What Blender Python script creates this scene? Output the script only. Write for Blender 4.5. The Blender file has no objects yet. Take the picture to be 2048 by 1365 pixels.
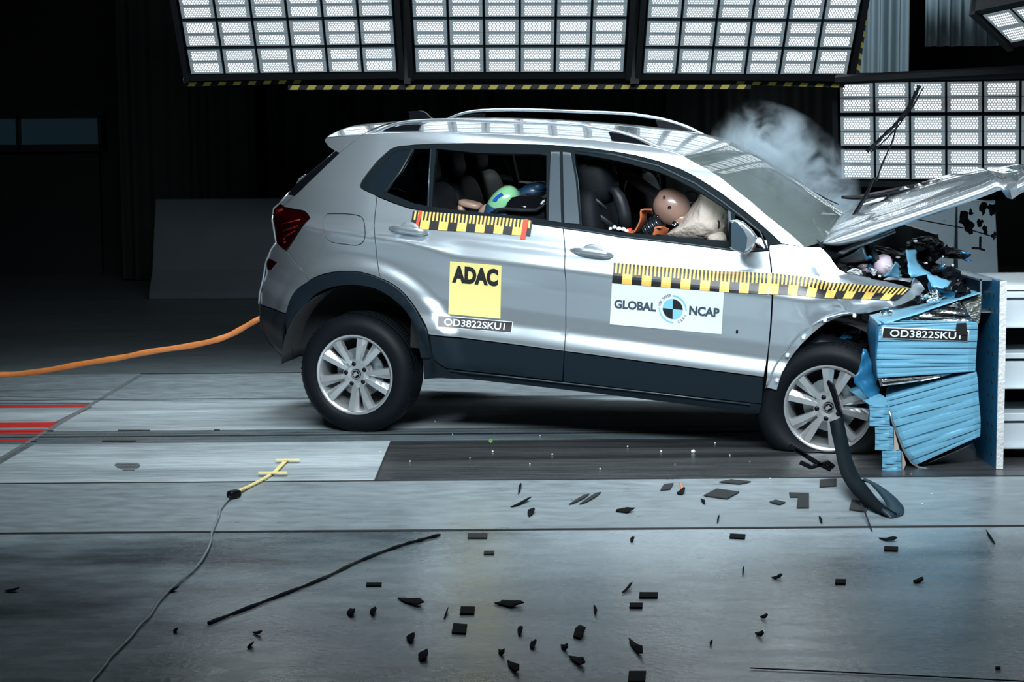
import bpy, math, random
from mathutils import Vector, Matrix, geometry

# ------------------------------------------------------------------ camera, world, exposure
SC = bpy.context.scene
W_PX, H_PX, F_PX, HORIZON = 2048, 1365, 3600.0, 305.0
CAM_H = 1.5
PITCH = math.atan((H_PX / 2 - HORIZON) / F_PX)
ROLL = math.radians(0.43)
_F = Vector((0, math.cos(PITCH), -math.sin(PITCH)))
_R = Vector((1, 0, 0))
_U = _R.cross(_F)
U2 = _U * math.cos(ROLL) + _R * math.sin(ROLL)
R2 = _R * math.cos(ROLL) - _U * math.sin(ROLL)
CAM = Vector((0, 0, CAM_H))
cd = bpy.data.cameras.new('camera')
cd.lens = F_PX / W_PX * 36.0
cd.sensor_width = 36.0
cd.clip_end = 200
cam = bpy.data.objects.new('camera', cd)
SC.collection.objects.link(cam)
cam.matrix_world = Matrix(((R2.x, U2.x, -_F.x, CAM.x), (R2.y, U2.y, -_F.y, CAM.y), (R2.z, U2.z, -_F.z, CAM.z), (0, 0, 0, 1)))
SC.camera = cam
wd = bpy.data.worlds.new('hall')
SC.world = wd
wd.use_nodes = True
wd.node_tree.nodes['Background'].inputs[0].default_value = (0.35, 0.6, 0.8, 1)
wd.node_tree.nodes['Background'].inputs[1].default_value = 0.004
SC.view_settings.view_transform = 'Standard'
SC.view_settings.look = 'None'
SC.view_settings.gamma = 1
SC.view_settings.use_curve_mapping = False
SC.view_settings.exposure = 0.0
SC.cycles.max_bounces = 8
SC.cycles.volume_bounces = 1
SC.cycles.sample_clamp_indirect = 4
SC.cycles.volume_step_rate = 1
SC.cycles.volume_max_steps = 64


def area_light(name, loc, target, sx, sy, power, col, spread=180):
    ld = bpy.data.lights.new(name, 'AREA')
    ld.shape = 'RECTANGLE'
    ld.size, ld.size_y = sx, sy
    ld.energy = power
    ld.color = col
    ld.spread = math.radians(spread)
    o = bpy.data.objects.new(name, ld)
    SC.collection.objects.link(o)
    o.location = loc
    o.rotation_euler = (Vector(target) - Vector(loc)).to_track_quat('-Z', 'Y').to_euler()
    return o


COOL = (0.86, 0.95, 1.0)
# hall lamps: high banks on the camera side, then two added fill lights
area_light('unseen_lamp', (0.5, 4.2, 3.7), (0.5, 9.5, 0.9), 5.2, 0.9, 135, COOL, 70)
area_light('unseen_lamp', (0.5, 7.4, 4.9), (0.5, 8.3, 0.0), 4.2, 0.8, 62, COOL, 95)
area_light('unseen_lamp', (0.2, 11.6, 4.7), (0.2, 11.3, 0.0), 5.0, 0.8, 75, COOL, 72)  # added overhead fill, helps the LED banks light the floor behind the car
area_light('unseen_lamp', (3.6, 16.4, 5.5), (3.75, 18.5, 2.0), 1.0, 1.0, 16, COOL, 60)  # added light for the pale curtain


def ray(px, py):
    return _F + R2 * ((px - W_PX / 2) / F_PX) + U2 * ((H_PX / 2 - py) / F_PX)


def at(px, py, Y):
    d = ray(px, py)
    return CAM + d * (Y / d.y)


def fl(px, py, z=0.0):
    d = ray(px, py)
    return CAM + d * ((z - CAM_H) / d.z)


def cp(ox, oy, s, pts):
    return [(ox + x / s, oy + y / s) for x, y in pts]


# ------------------------------------------------------------------ materials
def mat(name, col, rough=0.5, metal=0.0, coat=0.0, spec=0.5, bump=0.0, bscale=60, var=0.0, vscale=3, emit=None, estr=0, coat_r=0.05, trans=0, sheen=0, vstretch=None, bdist=0.01):
    m = bpy.data.materials.new(name)
    m.use_nodes = True
    nt = m.node_tree
    b = nt.nodes['Principled BSDF']
    b.inputs['Base Color'].default_value = (*col, 1)
    b.inputs['Roughness'].default_value = rough
    b.inputs['Metallic'].default_value = metal
    b.inputs['Coat Weight'].default_value = coat
    b.inputs['Coat Roughness'].default_value = coat_r
    b.inputs['Specular IOR Level'].default_value = spec
    b.inputs['Transmission Weight'].default_value = trans
    if emit:
        b.inputs['Emission Color'].default_value = (*emit, 1)
        b.inputs['Emission Strength'].default_value = estr
    if bump or var:
        tc = nt.nodes.new('ShaderNodeTexCoord')
        mp = nt.nodes.new('ShaderNodeMapping')
        nt.links.new(tc.outputs['Object'], mp.inputs[0])
        if vstretch:
            mp.inputs['Scale'].default_value = vstretch
    if var:
        n = nt.nodes.new('ShaderNodeTexNoise')
        n.inputs['Scale'].default_value = vscale
        n.inputs['Detail'].default_value = 6
        nt.links.new(mp.outputs[0], n.inputs['Vector'])
        mx = nt.nodes.new('ShaderNodeMix')
        mx.data_type = 'RGBA'
        nt.links.new(n.outputs['Fac'], mx.inputs['Factor'])
        mx.inputs['A'].default_value = (*[max(0, c * (1 - var)) for c in col], 1)
        mx.inputs['B'].default_value = (*[min(1, c * (1 + var)) for c in col], 1)
        nt.links.new(mx.outputs['Result'], b.inputs['Base Color'])
    if bump:
        n2 = nt.nodes.new('ShaderNodeTexNoise')
        n2.inputs['Scale'].default_value = bscale
        n2.inputs['Detail'].default_value = 3
        nt.links.new(tc.outputs['Object'], n2.inputs['Vector'])
        bp = nt.nodes.new('ShaderNodeBump')
        bp.inputs['Strength'].default_value = bump
        bp.inputs['Distance'].default_value = bdist
        nt.links.new(n2.outputs['Fac'], bp.inputs['Height'])
        nt.links.new(bp.outputs['Normal'], b.inputs['Normal'])
    return m


M = dict(
    paint=mat('silver_paint', (0.54, 0.62, 0.675), 0.24, 0.78, coat=0.9, coat_r=0.03),
    clad=mat('black_cladding', (0.007, 0.013, 0.019), 0.42, spec=0.14, bump=0.15, bscale=900),
    rubber=mat('rubber', (0.004, 0.006, 0.008), 0.5, spec=0.12, bump=0.1, bscale=300),
    black=mat('black_plastic', (0.004, 0.005, 0.007), 0.32, spec=0.14),
    trimblack=mat('trim_black', (0.004, 0.008, 0.011), 0.6, spec=0.08),
    dark=mat('dark_lining', (0.006, 0.0075, 0.009), 0.8),
    pillar=mat('pillar_film', (0.022, 0.038, 0.05), 0.4, 0.3, coat=0.3),
    alloy=mat('alloy', (0.55, 0.58, 0.60), 0.30, 0.75, coat=0.4),
    steel=mat('bare_steel', (0.45, 0.5, 0.53), 0.35, 0.9, bump=0.2, bscale=30),
    foil=mat('foil', (0.85, 0.87, 0.88), 0.16, 1.0, bump=0.6, bscale=25),
    glassdark=mat('privacy_glass', (0.008, 0.014, 0.02), 0.05, coat=0.3),
    lampred=mat('lamp_red', (0.012, 0.0005, 0.001), 0.15, spec=0.3, coat=0.25),
    lampbright=mat('lamp_bright_red', (0.16, 0.002, 0.003), 0.3),
    orange=mat('indicator', (0.9, 0.45, 0.25), 0.3),
    yellow=mat('tape_yellow', (0.74, 0.47, 0.11), 0.45),
    adac=mat('sticker_yellow', (0.74, 0.64, 0.24), 0.5),
    inkblack=mat('print_black', (0.012, 0.013, 0.015), 0.35),
    ink=mat('print_grey', (0.035, 0.065, 0.085), 0.5),
    white=mat('sticker_white', (0.66, 0.72, 0.77), 0.5),
    cyan=mat('print_cyan', (0.20, 0.52, 0.68), 0.5),
    redtape=mat('red_tape', (0.72, 0.05, 0.02), 0.5),
    seat=mat('seat_fabric', (0.005, 0.0065, 0.009), 0.6, spec=0.12, bump=0.2, bscale=200),
    seat2=mat('seat_leather', (0.010, 0.013, 0.016), 0.45, spec=0.3),
    belt=mat('belt_webbing', (0.012, 0.012, 0.014), 0.7),
    skin=mat('dummy_skin', (0.30, 0.185, 0.15), 0.32, coat=0.3, var=0.25, vscale=9),
    shield=mat('dummy_rubber_orange', (0.42, 0.12, 0.05), 0.5),
    airbag=mat('airbag_cloth', (0.50, 0.44, 0.38), 0.85, bump=0.8, bscale=24, bdist=0.016),
    green=mat('dummy_green', (0.22, 0.52, 0.28), 0.25, coat=0.5),
    bluetape=mat('blue_tape', (0.01, 0.08, 0.45), 0.4),
    bluecloth=mat('blue_cloth', (0.01, 0.06, 0.13), 0.5, coat=0.3),
    beige=mat('dummy_beige', (0.33, 0.22, 0.17), 0.35),
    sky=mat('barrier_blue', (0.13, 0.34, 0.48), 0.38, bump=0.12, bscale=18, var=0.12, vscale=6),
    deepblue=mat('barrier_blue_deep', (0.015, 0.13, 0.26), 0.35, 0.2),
    whitesteel=mat('white_painted_steel', (0.60, 0.68, 0.72), 0.4, bump=0.1, bscale=12, var=0.15),
    platewhite=mat('worn_white_edge', (0.62, 0.64, 0.64), 0.6, bump=0.7, bscale=60, var=0.35, vscale=14),
    cardboard=mat('cardboard', (0.36, 0.30, 0.27), 0.8),
    concrete=mat('barrier_concrete', (0.05, 0.065, 0.078), 0.85, bump=0.3, bscale=30, var=0.15),
    cabinet=mat('grey_block', (0.12, 0.16, 0.185), 0.7, bump=0.3, bscale=20, var=0.2),
    walldark=mat('wall_paint_dark', (0.008, 0.010, 0.011), 0.9, var=0.2),
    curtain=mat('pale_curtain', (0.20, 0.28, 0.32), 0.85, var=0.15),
    curtaindark=mat('dark_curtain', (0.028, 0.033, 0.033), 0.9, var=0.2),
    paneblue=mat('window_pane', (0.03, 0.09, 0.13), 0.25, emit=(0.3, 0.65, 0.9), estr=0.010),
    frame=mat('black_frame', (0.010, 0.012, 0.014), 0.5, spec=0.2),
    housing=mat('lamp_housing', (0.05, 0.08, 0.10), 0.4, 0.4),
    hose=mat('orange_cable', (0.62, 0.20, 0.05), 0.45, bump=0.5, bscale=30, var=0.2, vscale=12),
    cord=mat('grey_cord', (0.20, 0.25, 0.27), 0.5),
    tapeyel=mat('masking_tape', (0.75, 0.62, 0.26), 0.6),
    brass=mat('brass_roller', (0.20, 0.15, 0.05), 0.35, 0.7),
    shard=mat('black_shard', (0.008, 0.008, 0.009), 0.7, spec=0.05),
    tapegrey=mat('dark_tape', (0.035, 0.038, 0.04), 0.7, spec=0.1),
    leaf=mat('leaf_green', (0.12, 0.28, 0.08), 0.6),
    chip=mat('white_chip', (0.7, 0.75, 0.78), 0.5),
    washer=mat('translucent_tank', (0.62, 0.52, 0.60), 0.5),
    hazyel=mat('hazard_yellow', (0.50, 0.42, 0.06), 0.6),
)


def concrete_floor(name, base, dark, rough, stretch=(1, 1, 1), bump=0.12, gloss_var=0.18, stain=0.5, spec=0.5):
    m = bpy.data.materials.new(name)
    m.use_nodes = True
    nt = m.node_tree
    N, L = nt.nodes, nt.links
    b = N['Principled BSDF']
    tc = N.new('ShaderNodeTexCoord')
    mp = N.new('ShaderNodeMapping')
    mp.inputs['Scale'].default_value = stretch
    L.new(tc.outputs['Object'], mp.inputs[0])

    def noise(sc, det, src, dist=0.0):
        n = N.new('ShaderNodeTexNoise')
        n.inputs['Scale'].default_value = sc
        n.inputs['Detail'].default_value = det
        n.inputs['Distortion'].default_value = dist
        L.new(src, n.inputs['Vector'])
        return n.outputs['Fac']

    def ramp(fac, a, c, p0, p1):
        r = N.new('ShaderNodeMapRange')
        L.new(fac, r.inputs['Value'])
        r.inputs['From Min'].default_value = p0
        r.inputs['From Max'].default_value = p1
        r.inputs['To Min'].default_value = a
        r.inputs['To Max'].default_value = c
        return r.outputs[0]
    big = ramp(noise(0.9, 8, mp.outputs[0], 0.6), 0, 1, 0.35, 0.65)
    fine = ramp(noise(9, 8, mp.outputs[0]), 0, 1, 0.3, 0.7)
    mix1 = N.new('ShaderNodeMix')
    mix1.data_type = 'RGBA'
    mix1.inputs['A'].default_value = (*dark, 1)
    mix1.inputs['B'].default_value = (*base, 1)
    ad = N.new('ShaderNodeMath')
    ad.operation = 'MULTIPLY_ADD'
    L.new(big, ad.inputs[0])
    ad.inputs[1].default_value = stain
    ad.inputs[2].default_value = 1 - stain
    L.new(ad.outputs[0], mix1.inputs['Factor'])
    mix2 = N.new('ShaderNodeMix')
    mix2.data_type = 'RGBA'
    mix2.blend_type = 'MULTIPLY'
    mix2.inputs['Factor'].default_value = 1
    L.new(mix1.outputs['Result'], mix2.inputs['A'])
    v = ramp(fine, 0.82, 1.12, 0, 1)
    L.new(v, mix2.inputs['B'])
    L.new(mix2.outputs['Result'], b.inputs['Base Color'])
    rr = ramp(fine, rough - gloss_var * 0.5, rough + gloss_var * 0.5, 0, 1)
    L.new(rr, b.inputs['Roughness'])
    b.inputs['Specular IOR Level'].default_value = spec
    bp = N.new('ShaderNodeBump')
    bp.inputs['Strength'].default_value = bump
    bp.inputs['Distance'].default_value = 0.01
    L.new(noise(45, 3, tc.outputs['Object']), bp.inputs['Height'])
    L.new(bp.outputs['Normal'], b.inputs['Normal'])
    return m


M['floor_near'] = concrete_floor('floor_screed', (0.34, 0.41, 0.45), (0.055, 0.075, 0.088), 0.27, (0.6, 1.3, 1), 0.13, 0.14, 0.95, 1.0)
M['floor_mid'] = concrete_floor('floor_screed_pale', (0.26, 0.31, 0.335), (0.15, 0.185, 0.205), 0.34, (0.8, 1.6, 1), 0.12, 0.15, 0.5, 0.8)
M['floor_far'] = concrete_floor('floor_far_shaded', (0.12, 0.15, 0.165), (0.07, 0.09, 0.10), 0.5, (0.5, 1.5, 1), 0.1, 0.1, 0.4)  # far floor coloured darker to stand in for the light falling off
M['track_light'] = concrete_floor('track_plate_light', (0.44, 0.51, 0.54), (0.16, 0.20, 0.22), 0.38, (0.5, 4, 1), 0.12, 0.2, 0.7)
M['track_dark'] = concrete_floor('track_plate_dark', (0.060, 0.064, 0.066), (0.010, 0.012, 0.014), 0.30, (0.35, 5, 1), 0.12, 0.2, 0.8)
M['track_steel'] = concrete_floor('track_steel_strip', (0.13, 0.17, 0.19), (0.07, 0.09, 0.10), 0.3, (0.5, 3, 1), 0.05, 0.2, 0.5)
M['floor_red'] = mat('floor_red_paint', (0.48, 0.02, 0.015), 0.5, var=0.25, vscale=6)
M['seam'] = mat('floor_seam', (0.008, 0.009, 0.01), 0.7)
M['seamlight'] = mat('floor_seam_steel', (0.5, 0.55, 0.58), 0.3, 0.7)


def led_material():
    m = bpy.data.materials.new('led_dots')
    m.use_nodes = True
    nt = m.node_tree
    N, L = nt.nodes, nt.links
    b = N['Principled BSDF']
    uv = N.new('ShaderNodeUVMap')
    uv.uv_map = 'uv'
    sp = N.new('ShaderNodeSeparateXYZ')
    L.new(uv.outputs[0], sp.inputs[0])

    def mth(op, a, b2=None, c=None):
        n = N.new('ShaderNodeMath')
        n.operation = op
        for i, q in enumerate((a, b2, c)):
            if q is None:
                continue
            if isinstance(q, (int, float)):
                n.inputs[i].default_value = q
            else:
                L.new(q, n.inputs[i])
        return n.outputs[0]
    NX, NY = 10.0, 5.0
    y = mth('MULTIPLY', sp.outputs[1], NY)
    row = mth('FLOOR', y)
    odd = mth('MODULO', row, 2.0)
    x0 = mth('MULTIPLY', sp.outputs[0], NX)
    x = mth('ADD', x0, mth('MULTIPLY', odd, 0.5))
    fx = mth('SUBTRACT', mth('FRACT', x), 0.5)
    fy = mth('SUBTRACT', mth('FRACT', y), 0.5)
    d = mth('SQRT', mth('ADD', mth('POWER', mth('ABSOLUTE', fx), 2.0), mth('MULTIPLY', mth('POWER', mth('ABSOLUTE', fy), 2.0), 0.8)))
    mr = N.new('ShaderNodeMapRange')
    mr.interpolation_type = 'SMOOTHSTEP'
    L.new(d, mr.inputs['Value'])
    mr.inputs['From Min'].default_value = 0.31
    mr.inputs['From Max'].default_value = 0.17
    mr.inputs['To Min'].default_value = 0.0
    mr.inputs['To Max'].default_value = 1.0
    # dots only inside the lens window of each panel
    def win(v, a, c):
        return mth('MULTIPLY', mth('GREATER_THAN', v, a), mth('LESS_THAN', v, c))
    inside = mth('MULTIPLY', win(sp.outputs[0], 0.0, 1.0), win(sp.outputs[1], 0.0, 1.0))
    dot = mth('MULTIPLY', mr.outputs[0], inside)
    em = mth('MULTIPLY_ADD', dot, LED_DOT, mth('MULTIPLY_ADD', inside, 0.20, 0.10))
    L.new(em, b.inputs['Emission Strength'])
    b.inputs['Emission Color'].default_value = (0.88, 0.96, 1.0, 1)
    b.inputs['Base Color'].default_value = (0.25, 0.33, 0.37, 1)
    b.inputs['Roughness'].default_value = 0.3
    return m


LED_DOT = 7.0
M['led'] = led_material()


def glass_mat(name, tint, alpha_tint=0.0):
    m = bpy.data.materials.new(name)
    m.use_nodes = True
    nt = m.node_tree
    N, L = nt.nodes, nt.links
    out = N['Material Output']
    N.remove(N['Principled BSDF'])
    tr = N.new('ShaderNodeBsdfTransparent')
    tr.inputs[0].default_value = (*tint, 1)
    if alpha_tint:            # pale diffuse share paints the milky haze of lit smoke onto the glass
        df = N.new('ShaderNodeBsdfDiffuse')
        df.inputs[0].default_value = (0.46, 0.56, 0.55, 1)
        m0 = N.new('ShaderNodeMixShader')
        m0.inputs[0].default_value = alpha_tint
        L.new(tr.outputs[0], m0.inputs[1])
        L.new(df.outputs[0], m0.inputs[2])
        tr = m0
    gl = N.new('ShaderNodeBsdfGlossy')
    gl.inputs['Roughness'].default_value = 0.02
    fr = N.new('ShaderNodeFresnel')
    fr.inputs['IOR'].default_value = 1.9
    mx = N.new('ShaderNodeMixShader')
    L.new(fr.outputs[0], mx.inputs[0])
    L.new(tr.outputs[0], mx.inputs[1])
    L.new(gl.outputs[0], mx.inputs[2])
    L.new(mx.outputs[0], out.inputs['Surface'])
    return m


M['glass'] = glass_mat('clear_glass', (0.86, 0.93, 0.92))
M['painted_haze'] = glass_mat('painted_haze_glass', (0.8, 0.9, 0.88), 0.25)
M['tint'] = glass_mat('tinted_glass', (0.30, 0.42, 0.48))


# ------------------------------------------------------------------ mesh helpers
def tag(o, label=None, cat=None, group=None, kind=None):
    if label:
        o['label'] = label
    if cat:
        o['category'] = cat
    if group:
        o['group'] = group
    if kind:
        o['kind'] = kind
    return o


def empty(name, loc, parent=None, label=None, cat=None, group=None):
    o = bpy.data.objects.new(name, None)
    o.empty_display_size = 0.1
    SC.collection.objects.link(o)
    o.location = loc
    if parent:
        o.parent = parent
    return tag(o, label, cat, group)


def mesh(name, vs, fs, mats, parent=None, smooth=True, midx=None, normals=None, label=None, cat=None, group=None, kind=None, recenter=False, uvs=None):
    vs = [Vector(v) for v in vs]
    org = Vector((0, 0, 0))
    if recenter and vs:
        mn = Vector([min(v[i] for v in vs) for i in range(3)])
        mxv = Vector([max(v[i] for v in vs) for i in range(3)])
        org = Vector(((mn.x + mxv.x) / 2, (mn.y + mxv.y) / 2, mn.z))
        vs = [v - org for v in vs]
    me = bpy.data.meshes.new(name)
    me.from_pydata([tuple(v) for v in vs], [], fs)
    if not isinstance(mats, (list, tuple)):
        mats = [mats]
    for m in mats:
        me.materials.append(m)
    if midx:
        me.polygons.foreach_set('material_index', midx)
    me.polygons.foreach_set('use_smooth', [bool(smooth)] * len(me.polygons))
    if uvs:
        ul = me.uv_layers.new(name='uv')
        for i, u in enumerate(uvs):
            ul.data[i].uv = u
    me.update()
    if normals is not None:
        me.normals_split_custom_set_from_vertices([tuple(n) for n in normals])
    o = bpy.data.objects.new(name, me)
    SC.collection.objects.link(o)
    o.location = org
    if parent:
        o.parent = parent
    return tag(o, label, cat, group, kind)


class MB:
    def __init__(s):
        s.v, s.f, s.m = [], [], []

    def add(s, vs, fs, mi=0):
        k = len(s.v)
        s.v += [Vector(v) for v in vs]
        s.f += [[i + k for i in f] for f in fs]
        s.m += [mi] * len(fs)
        return s

    def box(s, a, b, mi=0, mtx=None):
        (x0, y0, z0), (x1, y1, z1) = a, b
        vs = [Vector(p) for p in ((x0, y0, z0), (x1, y0, z0), (x1, y1, z0), (x0, y1, z0), (x0, y0, z1), (x1, y0, z1), (x1, y1, z1), (x0, y1, z1))]
        if mtx:
            vs = [mtx @ v for v in vs]
        return s.add(vs, [[3, 2, 1, 0], [4, 5, 6, 7], [0, 1, 5, 4], [1, 2, 6, 5], [2, 3, 7, 6], [3, 0, 4, 7]], mi)

    def tube(s, pts, r, n=8, mi=0, flat=None, cap=True, up=None):
        pts = [Vector(p) for p in pts]
        rs = r if isinstance(r, (list, tuple)) else [r] * len(pts)
        vs = []
        prev = None
        for i, p in enumerate(pts):
            t = (pts[min(i + 1, len(pts) - 1)] - pts[max(i - 1, 0)])
            t = t.normalized() if t.length > 1e-9 else Vector((1, 0, 0))
            if prev is None:
                a = Vector(up) if up else (Vector((0, 0, 1)) if abs(t.z) < 0.9 else Vector((1, 0, 0)))
                u = (a - t * a.dot(t)).normalized()
            else:
                u = (prev - t * prev.dot(t)).normalized()
            prev = u
            w = t.cross(u)
            fa, fb = flat if flat else (1, 1)
            for k in range(n):
                an = 2 * math.pi * k / n
                vs.append(p + u * (math.cos(an) * rs[i] * fa) + w * (math.sin(an) * rs[i] * fb))
        fs = []
        for i in range(len(pts) - 1):
            for k in range(n):
                a, b2 = i * n + k, i * n + (k + 1) % n
                fs.append([a, b2, b2 + n, a + n])
        if cap:
            fs.append(list(range(n))[::-1])
            fs.append([(len(pts) - 1) * n + k for k in range(n)])
        return s.add(vs, fs, mi)

    def prism(s, poly, d, mi=0):
        """poly: list of 3D points (a planar outline), d: extrusion vector"""
        poly = [Vector(p) for p in poly]
        d = Vector(d)
        n = len(poly)
        tris = geometry.tessellate_polygon([poly])
        vs = poly + [p + d for p in poly]
        fs = [list(t) for t in tris] + [[i + n for i in t][::-1] for t in tris]
        fs += [[i, (i + 1) % n, (i + 1) % n + n, i + n] for i in range(n)]
        return s.add(vs, fs, mi)

    def lathe(s, prof, n=48, mi=0, mtx=None, closed=False):
        """prof: (radius, depth) pairs about the +Y axis"""
        vs = []
        for r, d in prof:
            for k in range(n):
                a = 2 * math.pi * k / n
                vs.append(Vector((r * math.cos(a), d, r * math.sin(a))))
        if mtx:
            vs = [mtx @ v for v in vs]
        fs = []
        m = len(prof)
        for i in range(m if closed else m - 1):
            j = (i + 1) % m
            for k in range(n):
                fs.append([i * n + k, i * n + (k + 1) % n, j * n + (k + 1) % n, j * n + k])
        return s.add(vs, fs, mi)

    def blob(s, c, r, p=2.0, mtx=None, nu=24, nv=14, mi=0, fn=None):
        c = Vector(c)

        def pw(v, e):
            return math.copysign(abs(v) ** (2.0 / e), v)
        vs = []
        for i in range(nv + 1):
            th = -math.pi / 2 + math.pi * i / nv
            for k in range(nu):
                ph = 2 * math.pi * k / nu
                v = Vector((pw(math.cos(th), p) * pw(math.cos(ph), p) * r[0], pw(math.cos(th), p) * pw(math.sin(ph), p) * r[1], pw(math.sin(th), p) * r[2]))
                if fn:
                    v = fn(v)
                if mtx:
                    v = mtx @ v
                vs.append(v + c)
        fs = []
        for i in range(nv):
            for k in range(nu):
                fs.append([i * nu + k, i * nu + (k + 1) % nu, (i + 1) * nu + (k + 1) % nu, (i + 1) * nu + k])
        return s.add(vs, fs, mi)

    def build(s, name, mats, parent=None, smooth=False, **kw):
        return mesh(name, s.v, s.f, mats, parent, smooth, midx=s.m if max(s.m or [0]) > 0 else None, **kw)


def bevel(o, w=0.004, seg=2, ang=40):
    b = o.modifiers.new('bevel', 'BEVEL')
    b.width = w
    b.segments = seg
    b.limit_method = 'ANGLE'
    b.angle_limit = math.radians(ang)
    return o


def catmull(pts, n=6, closed=False):
    pts = [Vector(p) for p in pts]
    out = []
    m = len(pts)
    for i in range(m if closed else m - 1):
        p0 = pts[(i - 1) % m] if closed or i > 0 else pts[0]
        p1, p2 = pts[i], pts[(i + 1) % m]
        p3 = pts[(i + 2) % m] if closed or i + 2 < m else pts[-1]
        for k in range(n):
            t = k / n
            out.append(0.5 * ((2 * p1) + (p2 - p0) * t + (2 * p0 - 5 * p1 + 4 * p2 - p3) * t * t + (3 * p1 - p0 - 3 * p2 + p3) * t ** 3))
    if not closed:
        out.append(pts[-1])
    return out


def cr2(pts, n=5):
    return [(p.x, p.y) for p in catmull([Vector((x, y, 0)) for x, y in pts], n)]


def text_tris(s, bold=0.0, size=1.0, spacing=1.0):
    """glyph outlines as triangles; returns verts (x,y), faces, (minx,miny,maxx,maxy)"""
    cu = bpy.data.curves.new('lettering', 'FONT')
    cu.body = s
    cu.size = size
    cu.offset = bold
    cu.space_character = spacing
    cu.resolution_u = 4
    o = bpy.data.objects.new('lettering_tmp', cu)
    SC.collection.objects.link(o)
    bpy.context.view_layer.update()
    me = bpy.data.meshes.new_from_object(o.evaluated_get(bpy.context.evaluated_depsgraph_get()))
    vs = [(v.co.x, v.co.y) for v in me.vertices]
    fs = [list(p.vertices) for p in me.polygons]
    bpy.data.objects.remove(o)
    bpy.data.curves.remove(cu)
    bpy.data.meshes.remove(me)
    xs, ys = [v[0] for v in vs], [v[1] for v in vs]
    return vs, fs, (min(xs), min(ys), max(xs), max(ys))


def quad_uv(q, u, v):
    """q = px corners TL, TR, BR, BL ; u right 0..1, v down 0..1"""
    (ax, ay), (bx, by), (cx, cy), (dx, dy) = q
    return ((ax * (1 - u) + bx * u) * (1 - v) + (dx * (1 - u) + cx * u) * v,
            (ay * (1 - u) + by * u) * (1 - v) + (dy * (1 - u) + cy * u) * v)

# ================================================================== the hall
def fy(y, x=1024):
    return fl(x, y).y


def build_floor():
    b = MB()
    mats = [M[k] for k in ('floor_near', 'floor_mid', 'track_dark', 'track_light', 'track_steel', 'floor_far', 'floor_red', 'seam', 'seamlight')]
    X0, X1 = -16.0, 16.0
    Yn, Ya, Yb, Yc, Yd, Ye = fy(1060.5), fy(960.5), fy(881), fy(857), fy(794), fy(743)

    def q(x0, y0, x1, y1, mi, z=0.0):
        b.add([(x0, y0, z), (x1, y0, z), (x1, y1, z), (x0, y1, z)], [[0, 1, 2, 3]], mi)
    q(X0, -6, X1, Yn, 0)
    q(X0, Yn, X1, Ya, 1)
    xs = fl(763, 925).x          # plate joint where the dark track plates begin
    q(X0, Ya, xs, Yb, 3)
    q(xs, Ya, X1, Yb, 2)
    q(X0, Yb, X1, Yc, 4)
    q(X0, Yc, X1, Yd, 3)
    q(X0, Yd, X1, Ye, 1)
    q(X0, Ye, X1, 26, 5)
    z1, z2 = 0.0012, 0.0022
    for (y, w, mi) in ((1060.5, 0.030, 7), (960.5, 0.018, 7), (881, 0.010, 8), (868, 0.032, 7), (862.5, 0.012, 8), (857, 0.008, 7), (794, 0.03, 4), (796.5, 0.01, 8), (743, 0.03, 7)):
        Y = fy(y)
        if y == 743:
            q(fl(275, 752).x, Y - w / 2, X1, Y + w / 2, mi, z2)
        else:
            q(X0, Y - w / 2, X1, Y + w / 2, mi, z2)

    def pq(pts, mi, z=z1):
        b.add([fl(x, y, z) for x, y in pts], [list(range(len(pts)))[::-1]], mi)
    # diagonal frame joint at the left and the steel edging beside it
    pq([(276, 750), (0, 915), (0, 922), (283, 752)], 8, z2)
    pq([(172, 814), (106, 846), (122, 846), (186, 814)], 4)
    pq([(56, 885), (-20, 925), (-20, 940), (76, 885)], 4)
    pq([(275, 752), (198, 798), (204, 798), (281, 752)], 4)
    pq([(-300, 812), (176, 809.5), (171, 815), (-300, 818)], 6)
    pq([(-300, 848), (116, 845), (104, 855), (-300, 858)], 6)
    pq([(-300, 863), (96, 859.5), (82, 869), (-300, 872)], 6)
    pq([(-300, 881), (64, 878), (55, 884), (-300, 888)], 6)
    pq([(-300, 805), (184, 805.5), (178, 809), (-300, 809)], 4)
    pq([(777, 893), (749, 962), (752, 962), (779, 893)], 7, z2)
    # short slots in the steel strips
    for x, y, w in ((268, 861, 64), (238, 882, 68), (100, 862, 14), (434, 860, 12), (68, 883, 12)):
        pq([(x - w / 2, y - 1), (x + w / 2, y - 1), (x + w / 2, y + 1), (x - w / 2, y + 1)], 7, 0.003)
    # scraped patch with parallel scratches
    for k in range(7):
        w = (40, 46, 50, 48, 44, 36, 26)[k]
        pq([(252 - w / 2 + k, 926 + k * 2.3), (256 + w / 2, 926 + k * 2.3), (256 + w / 2, 926.9 + k * 2.3), (252 - w / 2 + k, 926.9 + k * 2.3)], 7, 0.002)
    return b.build('floor', mats, kind='structure')


build_floor()

# back wall, side wall and ceiling of the dark hall
MB().box((-16, 23, 0), (16, 23.3, 9)).build('wall_back', M['walldark'], kind='structure')
MB().box((-16.3, -6, 0), (-16, 23.3, 9)).build('wall_left', M['walldark'], kind='structure')
MB().box((16, -6, 0), (16.3, 23.3, 9)).build('wall_right', M['walldark'], kind='structure')
MB().box((-16, -6.3, 0), (16, -6, 9)).build('wall_front', M['walldark'], kind='structure')
MB().box((-16.3, -6.3, 9), (16.3, 23.3, 9.2)).build('ceiling', M['walldark'], kind='structure')


def px_box(b, x0, y0, x1, y1, Y, d, mi=0):
    """a block whose front face fills a pixel rectangle at depth Y"""
    a, c = at(x0, y0, Y), at(x1, y1, Y)
    return b.box((min(a.x, c.x), Y, min(a.z, c.z)), (max(a.x, c.x), Y + d, max(a.z, c.z)), mi)


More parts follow.
